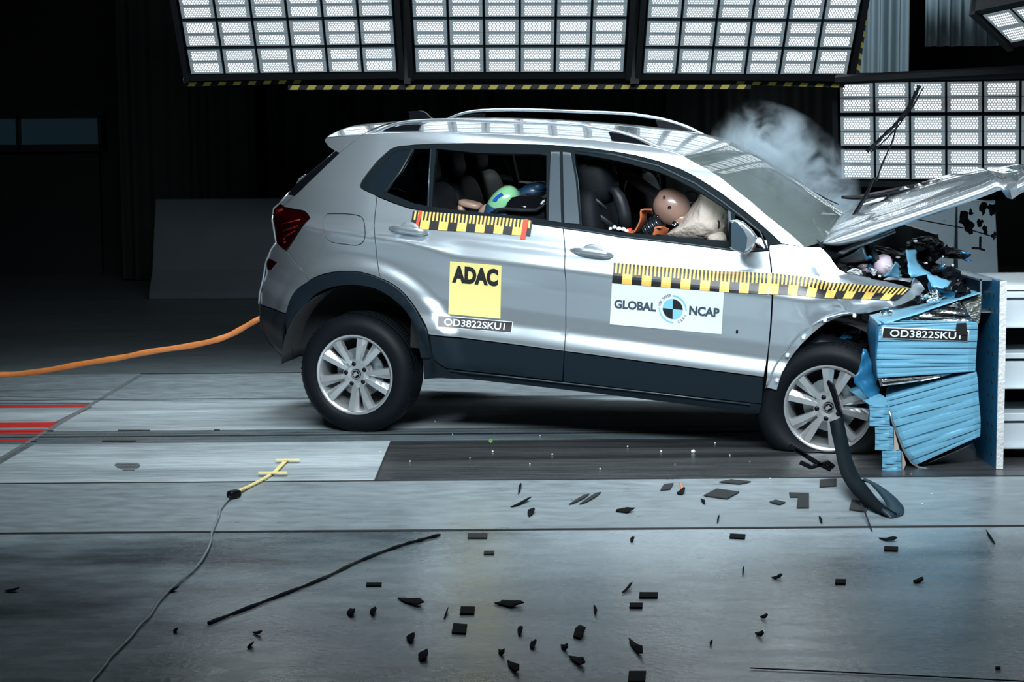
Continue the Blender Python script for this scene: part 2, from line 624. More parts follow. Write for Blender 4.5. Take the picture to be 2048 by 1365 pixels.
# strip window in the left part of the back wall
def strip_window():
    b = MB()
    px_box(b, -400, 226, 205, 236, 22.7, 0.3)
    px_box(b, -400, 293, 205, 303, 22.7, 0.3)
    for x in (36, 200, -130, -290):
        px_box(b, x - 4, 230, x + 4, 300, 22.7, 0.3)
    w = b.build('window_1', M['frame'], kind='structure')
    for x0, x1 in ((-286, -134), (-126, 32), (40, 196)):
        p = MB()
        px_box(p, x0, 236, x1, 293, 22.8, 0.02)
        p.build('pane', M['paneblue'], w)
    return w


strip_window()
px_door = MB()
px_box(px_door, -60, 310, 205, 560, 22.85, 0.12)
px_door.build('door_1', M['frame'], kind='structure')


def curtain(x0, x1, yt, yb, Y, folds, depth, material, label, seed=1, group=None):
    rnd = random.Random(seed)
    a, c = at(x0, yt, Y), at(x1, yb, Y)
    n = folds * 8
    ph = [rnd.uniform(-0.5, 0.5) for _ in range(folds + 2)]
    vs, fs = [], []
    zt, zb = a.z, max(0.02, c.z)
    for j in range(5):
        z = zt + (zb - zt) * j / 4
        for i in range(n + 1):
            t = i / n
            k = t * folds
            f = math.sin(2 * math.pi * k + ph[int(k)] * math.sin(math.pi * (k % 1)) * 2)
            f = f * (0.6 + 0.4 * math.sin(k * 1.7 + seed))
            vs.append((a.x + (c.x - a.x) * t, Y + depth * f, z))
    for s in (0, 1):
        pass
    for j in range(4):
        for i in range(n):
            p = j * (n + 1) + i
            fs.append([p, p + n + 1, p + n + 2, p + 1])
    o = mesh('curtain', vs, fs, material, label=label, cat='curtain', group=group, recenter=True)
    so = o.modifiers.new('thickness', 'SOLIDIFY')
    so.thickness = 0.012
    return o


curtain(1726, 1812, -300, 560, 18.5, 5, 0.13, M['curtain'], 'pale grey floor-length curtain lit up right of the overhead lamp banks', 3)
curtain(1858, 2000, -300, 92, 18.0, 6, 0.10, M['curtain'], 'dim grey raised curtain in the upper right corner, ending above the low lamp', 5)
curtain(222, 520, -300, 575, 21.5, 7, 0.10, M['curtaindark'], 'near-black curtain left behind the pale concrete barrier', 7)
curtain(524, 980, -300, 575, 21.2, 9, 0.12, M['curtaindark'], 'near-black curtain behind the rear half of the car', 8)
curtain(985, 1330, -300, 575, 21.5, 8, 0.10, M['curtaindark'], 'near-black curtain seen above the middle of the car roof', 9)
curtain(1334, 1690, -300, 575, 21.2, 8, 0.12, M['curtaindark'], 'near-black curtain behind the smoke and the windscreen', 10)


def concrete_barrier():
    a, c = at(314, 398, 19.0), at(640, 398, 19.0)
    H = a.z
    prof = [(0.30, 0), (0.30, 0.08), (0.16, 0.30), (0.10, H), (-0.10, H), (-0.16, 0.30), (-0.30, 0.08), (-0.30, 0)]
    vs = [(a.x - 0.06 * (1 - p[1] / H), 19.0 - p[0], p[1]) for p in prof] + [(c.x, 19.0 - p[0], p[1]) for p in prof]
    n = len(prof)
    fs = [[i, i + n, (i + 1) % n + n, (i + 1) % n] for i in range(n)] + [list(range(n)), [i + n for i in range(n)][::-1]]
    o = mesh('concrete_barrier', vs, fs, M['concrete'], smooth=False, label='pale grey concrete barrier standing on the dark floor behind the car tail', cat='concrete barrier', recenter=True)
    bevel(o, 0.015)


concrete_barrier()


# ------------------------------------------------------------------ LED lamp banks
def led_bank(BL, BR, UL, UR, steps, cols, rows, label, name='led_light_bank', group='LED lamp banks', down=0):
    """BL, BR: bottom corners, UL/UR: corners 'steps' boxes higher; built 'rows' boxes high"""
    root = empty(name, (BL + BR) / 2, None, label, 'lamp', group)
    org = (BL + BR) / 2
    # planar rectangle frame vectors
    R = (BR - BL)
    wid = R.length
    r = R.normalized()
    U = ((UL + UR) / 2 - (BL + BR) / 2)
    U = U - r * U.dot(r)
    bh = U.length / steps
    u = U.normalized()
    nrm = r.cross(u)                     # towards the camera or up
    if nrm.y > 0:
        nrm = -nrm

    def P(x, y, d):
        return r * (x - wid / 2) + u * y + nrm * d
    fr = MB()
    cw = wid / cols

    def bar(x0, y0, x1, y1, d0, d1, mb, mi=0):
        vs = [P(x0, y0, d0), P(x1, y0, d0), P(x1, y1, d0), P(x0, y1, d0), P(x0, y0, d1), P(x1, y0, d1), P(x1, y1, d1), P(x0, y1, d1)]
        mb.add(vs, [[3, 2, 1, 0], [4, 5, 6, 7], [0, 1, 5, 4], [1, 2, 6, 5], [2, 3, 7, 6], [3, 0, 4, 7]], mi)
    H = rows * bh
    bar(-0.04, -0.05, wid + 0.04, 0.0, -0.10, 0.0, fr)
    bar(-0.04, H, wid + 0.04, H + 0.05, -0.10, 0.0, fr)
    bar(-0.05, -0.05, -0.01, H + 0.05, -0.10, 0.02, fr)
    bar(wid + 0.01, -0.05, wid + 0.05, H + 0.05, -0.10, 0.02, fr)
    bar(0, 0, wid, H, -0.12, -0.10, fr)
    fr.build('frame', M['frame'], root)
    for j in range(rows):
        for i in range(cols):
            hb = MB()
            g = 0.006
            x0, x1 = i * cw + g, (i + 1) * cw - g
            y0, y1 = j * bh + 0.012, (j + 1) * bh - 0.012
            bar(x0, y0, x1, y1, -0.09, -0.004, hb)
            ho = hb.build('lamp_module', M['housing'], root)
            for k in range(2):
                ym = (y0 + y1) / 2
                a0, a1 = (y0 + 0.004, ym - 0.003) if k == 0 else (ym + 0.003, y1 - 0.004)
                X0, X1 = x0 + 0.004, x1 - 0.004
                mx, my = 0.13, 0.10
                fx0, fx1 = X0, X1
                vs = [P(fx0, a0, -0.0035), P(fx1, a0, -0.0035), P(fx1, a1, -0.0035), P(fx0, a1, -0.0035), P(fx0, a0, 0.002), P(fx1, a0, 0.002), P(fx1, a1, 0.002), P(fx0, a1, 0.002)]
                fs = [[4, 5, 6, 7], [0, 1, 5, 4], [1, 2, 6, 5], [2, 3, 7, 6], [3, 0, 4, 7]]
                uu = [(-mx, -my * 1.3), (1 + mx, -my * 1.3), (1 + mx, 1 + my * 1.3), (-mx, 1 + my * 1.3)] + [(-1, -1)] * 16
                mesh('led_panel', vs, fs, M['led'], ho, smooth=False, uvs=uu)
    return root


YB = 13.2
led_bank(at(380.6, 151, YB), at(795, 146, YB), at(361.5, 41, YB * 0.9765), at(786, 35.6, YB * 0.9765), 2, 6, 7, 'left one of the three overhead LED lamp banks, above the empty dark floor')
led_bank(at(830, 148, YB), at(1248.6, 147, YB), at(823, 36.6, YB * 0.9735), at(1253, 36.6, YB * 0.9735), 2, 6, 7, 'middle one of the three overhead LED lamp banks, brightest, above the car roof')
led_bank(at(1284, 149.4, YB), at(1695, 152, YB), at(1294, 38, YB * 0.974), at(1716, 43, YB * 0.974), 2, 6, 7, 'right one of the three overhead LED lamp banks, beside the pale curtain')
led_bank(at(1681, 361, 14.0), at(2192, 366, 13.2), at(1673, 168.5, 13.9), at(2190, 150, 13.1), 3, 7, 3, 'low upright LED lamp bank behind the raised bonnet', down=1)
led_bank(at(2022, 88, 11.6), at(2200, 52, 11.2), at(1984, 24, 11.3), at(2162, -14, 10.9), 1, 3, 1, 'small tilted LED lamp in the top right corner')


def hazard_beam(px0, px1, Y, h, d, parent, n):
    """square tube from pixel px0 to px1 at depth Y, front face with slanting yellow stripes"""
    a, c = at(*px0, Y), at(*px1, Y)
    t = (c - a)
    L = t.length
    t = t.normalized()
    v = Vector((0, 1, 0)).cross(t).normalized()
    if v.z < 0 or (abs(t.z) > 0.7 and v.x < 0):
        v = -v
    b = MB()
    o = a - v * h / 2
    pts = [o, o + t * L, o + t * L + v * h, o + v * h]
    pb = [p + Vector((0, d, 0)) for p in pts]
    b.add(pts + pb, [[0, 1, 2, 3], [7, 6, 5, 4], [0, 4, 5, 1], [1, 5, 6, 2], [2, 6, 7, 3], [3, 7, 4, 0]])
    org = parent.location
    w = L / n
    F = Vector((0, -0.002, 0))
    for k in range(n):
        s0 = k * w + w * 0.1
        s1 = min(L - h * 0.6, s0 + w * 0.48)
        b.add([o + t * s0 + F, o + t * s1 + F, o + t * (s1 + h * 0.6) + v * h + F, o + t * (s0 + h * 0.6) + v * h + F], [[0, 1, 2, 3]], 1)
    b.v = [p - org for p in b.v]
    return b.build('hazard_striped_beam', [M['frame'], M['hazyel']], parent)


def gantry():
    root = empty('lighting_gantry', at(1040, 172, 13.35), None, 'black lamp gantry edged with yellow and black striped beams under the lamp banks', 'gantry')
    hazard_beam((576, 175.5), (1502, 174), 13.35, 0.032, 0.06, root, 28)
    hazard_beam((372, 169), (612, 163.5), 13.4, 0.026, 0.05, root, 8)
    hazard_beam((1468, 165.5), (1690, 172), 13.4, 0.026, 0.05, root, 7)
    hazard_beam((372, 168), (336, -130), 13.3, 0.032, 0.05, root, 13)
    hazard_beam((1712, 168), (1752, -130), 13.3, 0.032, 0.05, root, 13)
    org = root.location
    b = MB()
    for x in (813, 1268):
        a, c = at(x - 9, -180, 13.25), at(x + 9, 168, 13.25)
        b.box((a.x, 13.2, c.z), (c.x, 13.3, a.z))
    for (x0, x1, y0, y1) in ((372, 830, 153, 166), (800, 1290, 151, 172), (1270, 1705, 155, 168)):
        a, c = at(x0, y0, 13.42), at(x1, y1, 13.42)
        b.box((a.x, 13.42, c.z), (c.x, 13.5, a.z))
    for x in (500, 1040, 1560):
        a = at(x, -100, 13.6)
        b.box((a.x - 0.04, 13.56, 2.2), (a.x + 0.04, 13.64, 9.0))
    b.v = [p - org for p in b.v]
    b.build('frame', M['frame'], root)
    # rail running right above the low lamp bank
    r = MB()
    a, c = at(1672, 160, 13.0), at(2300, 128, 12.0)
    r.tube([a - org, c - org], 0.035, 6)
    r.build('cross_rail', M['frame'], root)


gantry()


def lamp_stand():
    root = empty('lamp_bank_stand', Vector((at(1700, 400, 14.2).x, 14.25, 0)), None, 'black steel stand carrying the low lamp bank at the right', 'stand')
    b = MB()
    x0, x1 = at(1680, 380, 14.3).x, at(2190, 380, 14.3).x
    o = root.location
    b.box((0 - 0.1, 0, 1.1), (x1 - x0, 0.1, 1.22))
    for x in (0.0, x1 - x0 - 0.1):
        b.box((x, 0, 0), (x + 0.08, 0.1, 2.1))
        b.box((x, -0.35, 0), (x + 0.08, 0.45, 0.06))
    b.build('upright', M['frame'], root)


lamp_stand()


def grey_cabinet(pxs, Y, d, label, seam=None, cat='block', name='reaction_block'):
    """upright block whose front follows a pixel outline at depth Y"""
    b = MB()
    pts = [at(x, y, Y) for x, y in pxs]
    for p in pts:
        if p.z < 0.15:
            p.z = 0.0
    b.prism(pts, (0, d, 0))
    o = b.build(name, M['cabinet'], label=label, cat=cat, recenter=True)
    bevel(o, 0.01)
    return o


blk = grey_cabinet([(1700, 408), (1911, 404), (1896, 780), (1700, 780)], 12.1, 0.8, 'pale grey concrete block behind the engine bay, left of the dark joint')
blk2 = grey_cabinet([(1918, 404), (1989, 404), (2001, 780), (1920, 780)], 12.1, 0.8, 'narrower pale grey block behind the engine bay, right of the dark joint')
grey_cabinet([(1704, 376), (1770, 374), (1770, 780), (1704, 780)], 15.0, 0.5, 'small dim grey cabinet below the low lamp bank, left of the bonnet', cat='cabinet', name='equipment_cabinet')


# ------------------------------------------------------------------ cables on the floor
def cable():
    px = [(531, 631), (515, 640), (497, 650), (465, 668), (430, 681), (380, 692), (300, 704), (240, 716), (170, 727), (100, 740), (40, 748), (-20, 751), (-120, 757), (-300, 775)]
    Ys = [10.93, 10.9, 10.9, 10.9, 10.9, 10.95, 11.0, 11.05, 11.1, 11.15, 11.2, 11.2, 11.2, 11.1]
    pts = catmull([at(x, y, Y) for (x, y), Y in zip(px, Ys)], 6)
    b = MB().tube(pts, [0.0175 + 0.0012 * math.sin(i * 0.9) for i in range(len(pts))], 12)
    b.build('towing_cable', M['hose'], smooth=True, label='thick orange umbilical cable trailing left from the rear bumper', cat='cable', recenter=True)


cable()


def cord():
    c6 = [(922, 188), (900, 212), (880, 240), (876, 262), (860, 300), (846, 335), (844, 360), (830, 400), (800, 450), (760, 492), (690, 550), (640, 600), (600, 660), (560, 700), (520, 750), (480, 790), (440, 830), (420, 860), (360, 930), (300, 1000)]
    pts = catmull([fl(x / 2, 900 + y / 2, 0.012) for x, y in c6], 5)
    root = empty('sensor_cord', fl(460, 993), None, 'thin grey cord with a black plug running forward over the floor', 'cord')
    o = root.location
    b = MB().tube([p - o for p in pts], 0.0048, 8)
    b.build('cord', M['cord'], root, smooth=True)
    p = fl(468, 989, 0.02) - o
    r = Matrix.Rotation(math.radians(50), 4, 'Z')
    g = MB()
    g.blob(p, (0.034, 0.020, 0.018), 3.5, r)
    g.tube([fl(461, 994, 0.02) - o, fl(458, 997, 0.014) - o], 0.010, 8)
    g.build('plug', M['black'], root, smooth=True)
    y = MB()
    yp = catmull([fl(478, 982, 0.018), fl(495, 975, 0.010), fl(515, 965, 0.009), (fl(530, 957, 0.009)), fl(545, 947, 0.009)], 5)
    y.tube([q - o for q in yp], 0.008, 8)
    y.build('yellow_lead', M['tapeyel'], root, smooth=True)


cord()


def tape(pts, label, z=0.004):
    b = MB()
    b.prism([fl(x, y, z) for x, y in pts], (0, 0, 0.003))
    b.build('tape_strip', M['tapeyel'], label=label, cat='tape', recenter=True)


tape([(516, 945.5), (575, 945), (574, 948), (517, 948)], 'pale yellow tape strip across the lead, nearer the black plug', 0.016)
tape([(551, 919.5), (600, 919), (599, 921.6), (552, 922)], 'pale yellow tape strip across the lead, farther from the black plug', 0.016)
tape([(544, 946), (553, 946), (579, 919), (571, 919)], 'long yellow tape strip holding the lead down between the two cross strips', 0.010)

# ================================================================== the car
def rz(a):
    return Matrix.Rotation(a, 4, 'Z')


CARM = rz(-math.radians(17)) @ Matrix.Rotation(math.radians(4), 4, 'Y') @ Matrix.Rotation(math.radians(4), 4, 'X')
_d = ray(710, 750)
HUB = CAM + _d * (F_PX / 372)
CARO = HUB - (CARM @ Vector((0, -0.83, 0.326)))
CARM = Matrix.Translation(CARO) @ CARM
CARI = CARM.inverted()
CAMC = CARI @ CAM
car = empty('car', (0, 0, 0), None, 'silver compact SUV with a crushed front end, nose driven into the blue barrier', 'car')
car.matrix_world = CARM

KN = [(0.10, 0.78), (0.30, 0.80), (0.345, 0.835), (0.42, 0.850), (0.46, 0.866), (0.60, 0.872), (0.635, 0.874), (0.665, 0.866), (0.72, 0.846), (0.80, 0.841), (0.92, 0.852), (1.03, 0.872), (1.045, 0.872), (1.09, 0.854), (1.136, 0.842), (1.150, 0.832), (1.20, 0.818), (1.262, 0.798), (1.30, 0.785), (1.60, 0.655), (1.655, 0.620), (1.70, 0.575), (1.80, 0.45), (2.2, 0.3)]


def lin(z):
    if z <= KN[0][0]:
        return KN[0][1]
    for (a, wa), (b2, wb) in zip(KN, KN[1:]):
        if z <= b2:
            return wa + (wb - wa) * (z - a) / (b2 - a)
    return KN[-1][1]


_tab = [sum(lin(0.1 + i * 0.002 + k * 0.003) for k in range(-4, 5)) / 9 for i in range(0, 1001)]


def sstep(a, b2, x):
    t = max(0.0, min(1.0, (x - a) / (b2 - a)))
    return t * t * (3 - 2 * t)


DENT = [False]


def SW(x, z):
    zz = z + 0.04 * x
    if x < 0.65:                      # the lower crease sweeps up towards the tail lamp
        zz -= 0.072 * sstep(0.62, 0.12, x) * sstep(0.78, 1.0, zz) * (1 - sstep(1.06, 1.14, zz))
    t = max(0.0, min(999.99, (zz - 0.1) / 0.002))
    i = int(t)
    w = _tab[i] * (1 - (t - i)) + _tab[i + 1] * (t - i)
    # rear haunch: the lower crease sweeps up and fades behind the rear door
    if x < 0.05:
        w -= 0.75 * (x - 0.05) ** 2
    r = math.hypot(x, z - 0.33)
    if z < 1.1:
        w += 0.022 * (1 - sstep(0.57, 0.66, r)) * sstep(0.45, 0.5, r) + 0.010 * (1 - sstep(0.5, 1.0, r))
    if x > 2.25:
        k = sstep(2.25, 2.6, x)
        w -= 0.42 * (x - 2.25) ** 2
        if DENT[0]:
            fold = abs(((x - 2.30) * 0.9 + (z - 0.95) * 0.75) % 0.22 / 0.22 - 0.5) * 2
            fold2 = abs(((x - 2.30) * 0.35 - (z - 0.95) * 1.0 + 5) % 0.31 / 0.31 - 0.5) * 2
            w += k * (0.024 * (fold ** 1.5) + 0.024 * fold2 - 0.024) + 0.010 * k * math.sin(9 * x + 14 * z)
    return w


def hit(px, py, off=0.0, fixed=None):
    """car-space point where the view ray meets the near flank"""
    d = CARI.to_3x3() @ ray(px, py)
    y = -0.85 if fixed is None else fixed
    for _ in range(14):
        t = (y - CAMC.y) / d.y
        p = CAMC + d * t
        if fixed is not None:
            return p
        y2 = -(SW(p.x, p.z) + off)
        y = y + (y2 - y) * 0.8
    t = (y - CAMC.y) / d.y
    return CAMC + d * t


def xz(pts):
    out = []
    for p in pts:
        h = hit(*p)
        out.append(Vector((h.x, h.z)))
    return out


def area2(p):
    return sum(p[i].x * p[(i + 1) % len(p)].y - p[(i + 1) % len(p)].x * p[i].y for i in range(len(p))) / 2


def inset(poly, d):
    if area2(poly) < 0:
        poly = poly[::-1]
    n = len(poly)
    out = []
    for i in range(n):
        a, b2, c = poly[i - 1], poly[i], poly[(i + 1) % n]
        e1, e2 = (b2 - a), (c - b2)
        if e1.length < 1e-6 or e2.length < 1e-6:
            out.append(b2)
            continue
        e1.normalize()
        e2.normalize()
        n1, n2 = Vector((-e1.y, e1.x)), Vector((-e2.y, e2.x))
        m = n1 + n2
        if m.length < 0.3:
            m = n1
        m = m.normalized()
        k = d / max(0.35, m.dot(n1))
        out.append(b2 + m * k)
    return out


def inside(p, poly):
    c = False
    n = len(poly)
    j = n - 1
    for i in range(n):
        a, b2 = poly[i], poly[j]
        if (a.y > p.y) != (b2.y > p.y) and p.x < (b2.x - a.x) * (p.y - a.y) / (b2.y - a.y) + a.x:
            c = not c
        j = i
    return c


def densify(poly, step):
    out = []
    n = len(poly)
    for i in range(n):
        a, b2 = poly[i], poly[(i + 1) % n]
        k = max(1, int((b2 - a).length / step))
        for j in range(k):
            out.append(a + (b2 - a) * (j / k))
    return out


def panel(name, poly_px, material, side=-1, off=0.0, gap=0.0022, thick=0.016, step=0.03, zstep=None, parent=None, local=None, holes=(), fsurf=None, flat=False, label=None, taper=0.0):
    """a pressed sheet lying on the flank surface; outline in photo pixels (near flank) and mirrored for side=+1"""
    poly = local if local is not None else xz(poly_px)
    poly = inset(poly, gap)
    poly = densify(poly, step)
    hl = []
    for h in holes:
        hp = inset(h if isinstance(h[0], Vector) else xz(h), -gap)
        hl.append(densify(hp, step))
    f = fsurf or (lambda x, z: SW(x, z) + off)
    xs, ys = [p.x for p in poly], [p.y for p in poly]
    zs = zstep or step
    pts = list(poly)
    edges = [(i, (i + 1) % len(poly)) for i in range(len(poly))]
    for h in hl:
        k = len(pts)
        pts += h
        edges += [(k + i, k + (i + 1) % len(h)) for i in range(len(h))]
    nb = len(pts)

    def mind(p):
        return min(((p.x - q.x) ** 2 + (p.y - q.y) ** 2) for q in pts[:nb])
    x = min(xs) + step / 2
    r = 0
    lim = (min(step, zs) * 0.45) ** 2
    while x < max(xs):
        y = min(ys) + zs / 2
        while y < max(ys):
            p = Vector((x, y))
            if inside(p, poly) and not any(inside(p, h) for h in hl) and mind(p) > lim:
                pts.append(p)
            y += zs
        x += step
    vo, eo, fo, _, _, _ = geometry.delaunay_2d_cdt(pts, edges, [], 0, 1e-5)
    faces = []
    for t in fo:
        c = Vector((sum(vo[i].x for i in t) / 3, sum(vo[i].y for i in t) / 3))
        if inside(c, poly) and not any(inside(c, h) for h in hl):
            t = list(t)
            a, b2, c2 = (vo[i] for i in t)
            cr = (b2.x - a.x) * (c2.y - a.y) - (b2.y - a.y) * (c2.x - a.x)
            if cr < 0:
                t = t[::-1]
            faces.append(t)
    n = len(vo)
    vs, nm = [], []
    e = 0.004
    for p in vo:
        w = f(p.x, p.y)
        wx = (f(p.x + e, p.y) - f(p.x - e, p.y)) / (2 * e)
        wz = (f(p.x, p.y + e) - f(p.x, p.y - e)) / (2 * e)
        vs.append(Vector((p.x, side * w, p.y)))
        nm.append(Vector((-wx, side, -wz)).normalized())
    front = [t if side < 0 else t[::-1] for t in faces]
    V = list(vs) + [v - nn * thick for v, nn in zip(vs, nm)]
    # boundary edges from face counts
    cnt = {}
    for t in front:
        for i in range(3):
            a, b2 = t[i], t[(i + 1) % 3]
            cnt[(a, b2)] = cnt.get((a, b2), 0) + 1
    bd = [(a, b2) for (a, b2) in cnt if (b2, a) not in cnt]
    F = list(front) + [[i + n for i in t][::-1] for t in front]
    F += [[b2, a, a + n, b2 + n] for a, b2 in bd]
    o = mesh(name, V, F, material, parent or car, smooth=True, label=label)
    me = o.data
    ln = []
    nf = len(front)
    for pi, pl in enumerate(me.polygons):
        if pi < nf:
            ln += [tuple(nm[v]) for v in pl.vertices]
        elif pi < 2 * nf:
            ln += [tuple(-nm[v - n]) for v in pl.vertices]
        else:
            ln += [tuple(pl.normal)] * len(pl.vertices)
    me.normals_split_custom_set(ln)
    return o


def both(name, poly, material, **kw):
    a = panel(name, poly, material, side=-1, **kw)
    kw.pop('label', None)
    b2 = panel(name, poly, material, side=1, **kw)
    return a, b2


# ---- traced outlines (pixels of the photograph, near flank)
GUT = [(724, 270), (766, 267.3), (838, 265.5), (940, 266), (1040, 270), (1140, 276.5), (1184, 279.5), (1222, 283.5), (1269, 288.5), (1305, 294), (1335, 301), (1357, 308), (1368.5, 313)]
SCR = [(1368.5, 313), (1387.5, 324), (1411, 336), (1440, 353), (1473, 380), (1502, 402.5), (1532, 429), (1561, 452), (1589, 475), (1609, 494)]
FRM = [(1564, 488), (1524.5, 452), (1488, 421.6), (1444, 388), (1418, 371), (1389, 353), (1360, 338.6), (1316, 322.5), (1272, 311.5), (1228, 303.5), (1184, 297.6), (1140, 293.5), (1103, 290.5), (1002, 287.5), (940, 287), (870, 288.3), (830, 290), (795, 293.5), (781, 299), (754, 323), (734, 348), (724, 362), (720, 371), (722, 376), (728, 380), (754, 392)]
REARCUT = [(754, 392), (750, 430), (748, 452), (750, 480), (754, 517), (758, 545), (761, 557)]
ARCH_O = cr2([(573, 628), (582.5, 597), (597, 576), (618, 562), (640, 551), (668, 544.5), (703, 543), (732, 547), (761, 557), (784, 568), (803, 582), (824, 606), (843, 636), (856, 665), (863, 716)], 3)
ARCH_I = cr2([(585, 714), (583, 690), (585, 665), (592, 643), (603, 621), (617, 605), (634, 589), (655, 578), (679, 572), (703, 570.5), (729, 572), (754, 578), (774, 588), (792, 601.6), (808, 616), (820.5, 633), (831, 654), (838, 680), (843, 716)], 3)


def arc_part(lst, xa, xb):
    return [p for p in lst if xa <= p[0] <= xb]


LAMP = [(549, 418), (559, 410), (566, 414), (606.7, 421.7), (613, 426), (617, 431), (620, 437), (576.6, 497), (571, 501), (554, 485.5), (546, 430)]
CREAR = [(567, 412), (580, 400), (602, 380), (640, 343), (679, 306)]

# side structure: roof rail, quarter panel and A-pillar pressed as one sheet
body_poly = GUT + SCR[1:] + FRM + REARCUT[1:] + [p for p in arc_part(ARCH_O, 618, 761)][::-1] + [(573.6, 502), (620, 437), (617, 431), (613, 426), (606.7, 421.7), (567, 414)] + CREAR[:]
FUEL = cr2([(655, 428), (690, 428), (718, 432), (727, 441), (730, 460), (729, 478), (723, 487), (712, 491), (690, 489), (665, 485), (653, 477), (647, 462), (646, 441), (655, 428)], 3)[:-1]
panel('body_side', body_poly, M['paint'], side=-1, holes=[FUEL], step=0.028, zstep=0.018)
panel('body_side', body_poly, M['paint'], side=1, step=0.05, zstep=0.03)
panel('fuel_flap', FUEL, M['paint'], step=0.02, zstep=0.015, gap=0.002)

RD = [(754, 393), (786, 406), (815, 416), (850, 423.5), (900, 429.5), (1000, 440), (1065, 447.5), (1126, 456.5), (1128, 475), (1130, 501), (1131.5, 560), (1131.5, 627), (1129, 703), (857, 669.5)] + [p for p in arc_part(ARCH_O, 762, 855)][::-1] + REARCUT[::-1][:-1]
rear_door = both('rear_door', RD, M['paint'], step=0.028, zstep=0.016)
FD = [(1126, 456.5), (1165, 462.5), (1240, 475), (1329, 485), (1400, 493.5), (1460, 501.5), (1500, 504), (1538, 502.5), (1541, 530), (1543, 560), (1544, 595), (1541, 650), (1536, 706), (1528, 755), (1129, 703), (1131.5, 627), (1131.5, 560), (1130, 501), (1128, 475)]
both('front_door', FD, M['paint'], step=0.028, zstep=0.016)
both('door_cladding', [(860, 671.5), (1129, 704), (1126, 763.5), (893, 737), (880, 729), (866, 717)], M['clad'], off=0.006, step=0.04)
both('door_cladding', [(1129, 704.5), (1527, 756), (1524.5, 808.5), (1127, 763.5)], M['clad'], off=0.006, step=0.04)
both('sill', [(844, 713), (865, 715), (880, 731.5), (893, 737.5), (1126, 764), (1525, 809), (1518, 829), (1340, 806), (1150, 783), (928, 759), (884, 757.5), (848, 760)], M['clad'], off=0.0, step=0.04)
# sill edge, a paler strip that paints its highlight line
sl = MB()
sl.tube([hit(x, y, 0.006) for x, y in ((900, 742), (1000, 752.5), (1125, 766.5), (1300, 786), (1500, 809.5))], 0.0045, 6)
sl.build('sill_edge', M['pillar'], car, smooth=True)
archp = ARCH_O + ARCH_I[::-1]
both('arch_cladding', archp, M['clad'], off=0.016, step=0.03)
BUMP = [(573.6, 503), (618, 563), (600, 574), (583, 597), (573, 627.5), (545, 617.5), (520.6, 609), (521, 590), (524, 581), (528, 560), (532, 543), (533.4, 526), (538, 512), (543, 501), (553, 486), (562, 494)]
both('rear_bumper', BUMP, M['paint'], step=0.025)
LBUMP = [(521, 610), (545, 618.5), (573, 628.5), (567, 655), (566, 690), (586, 716.5), (563, 709.5), (541, 687), (525, 659)]
both('bumper_cladding', LBUMP, M['clad'], off=0.004, step=0.03)
lampo, lampo2 = both('tail_lamp', LAMP, M['lampred'], step=0.02, off=0.006)
g = MB()
for (x0, y0, x1, y1) in ((552, 425, 562, 421), (552, 421, 565, 420), (563, 448, 600, 440), (566, 462, 596, 452), (569, 474, 590, 462), (566, 484, 571, 484), (566, 478, 569, 478)):
    w = 0.0035 if y0 > 430 else 0.006
    g.tube([hit(x0, y0, 0.008), hit((x0 + x1) / 2, (y0 + y1) / 2, 0.008), hit(x1, y1, 0.008)], w if y0 < 480 else 0.006, 5, flat=(1, 0.4))
g.build('lamp_light_strip', M['lampbright'], lampo, smooth=True)
both('reflector', [(538, 516), (556, 525), (543.7, 540), (535, 539.7), (533.4, 526.5)], M['lampred'], off=0.005, step=0.02)
both('tailgate_flank', [(560, 409), (577, 389), (588, 391), (567, 412)], M['paint'], step=0.02)
both('rear_glass_trim', [(671, 302), (679, 307), (640, 343.6), (602, 381), (588, 391), (577, 388.5), (592, 368), (640, 329)], M['black'], step=0.02)

# window frames, pillars, belt mouldings
FRM_IN_R = [(786, 405), (815, 414), (850, 421), (900, 426.5), (1000, 437), (1065, 444.5)]
GL_R1 = [(739, 370), (746, 356), (764, 330), (784, 307), (796, 301.5), (817, 300), (795, 335), (768, 378), (761, 388), (745, 380)]
GL_R2 = [(827, 299), (862, 297.5), (856, 360), (853, 412), (827, 407), (800, 396), (773, 385), (800, 343)]
OPN_R = [(872, 298), (960, 307), (1080, 309), (1092, 312), (1092, 440), (1050, 434), (960, 425), (864, 414), (866, 360)]
both('window_frame', FRM[::-1][1:25 - 1][0:1] + [(728, 381), (722, 377), (720, 371), (724, 362), (734, 348), (754, 323), (781, 299), (795, 293.5), (830, 290), (870, 288.3), (940, 287), (1002, 287.5), (1103, 290.5), (1123, 292.2), (1123, 302), (1126, 449), (1126, 456), (1065, 447), (1000, 439.5), (900, 429), (850, 423), (815, 415.5), (786, 405.5), (754, 392.5)],
     M['trimblack'], off=-0.006, holes=[GL_R1, GL_R2, OPN_R], step=0.03, thick=0.03, gap=0.0005)
OPN_F = cr2([(1149, 308), (1177, 312), (1242, 324), (1286, 336), (1323, 347), (1360, 363.5), (1401, 385.5), (1430, 404), (1461, 424)], 3) + [(1461, 440), (1460, 482), (1419, 480), (1329, 472), (1240, 465), (1164, 452), (1157, 390)]
TRI = [(1470, 430), (1500, 449), (1524, 466), (1532, 480), (1535, 497), (1500, 496), (1470, 490)]
both('window_frame', [(1123, 292.2), (1140, 293.8), (1184, 298), (1228, 304), (1272, 312), (1316, 323), (1360, 339), (1389, 353.5), (1418, 371.5), (1444, 388.5), (1488, 422), (1524.5, 452.5), (1562, 487.5), (1538, 501.5), (1500, 503), (1460, 500.5), (1400, 492.5), (1329, 484.5), (1240, 474.5), (1165, 462), (1126, 456), (1126, 449)],
     M['trimblack'], off=-0.006, holes=[OPN_F, TRI], step=0.03, thick=0.03, gap=0.0005)
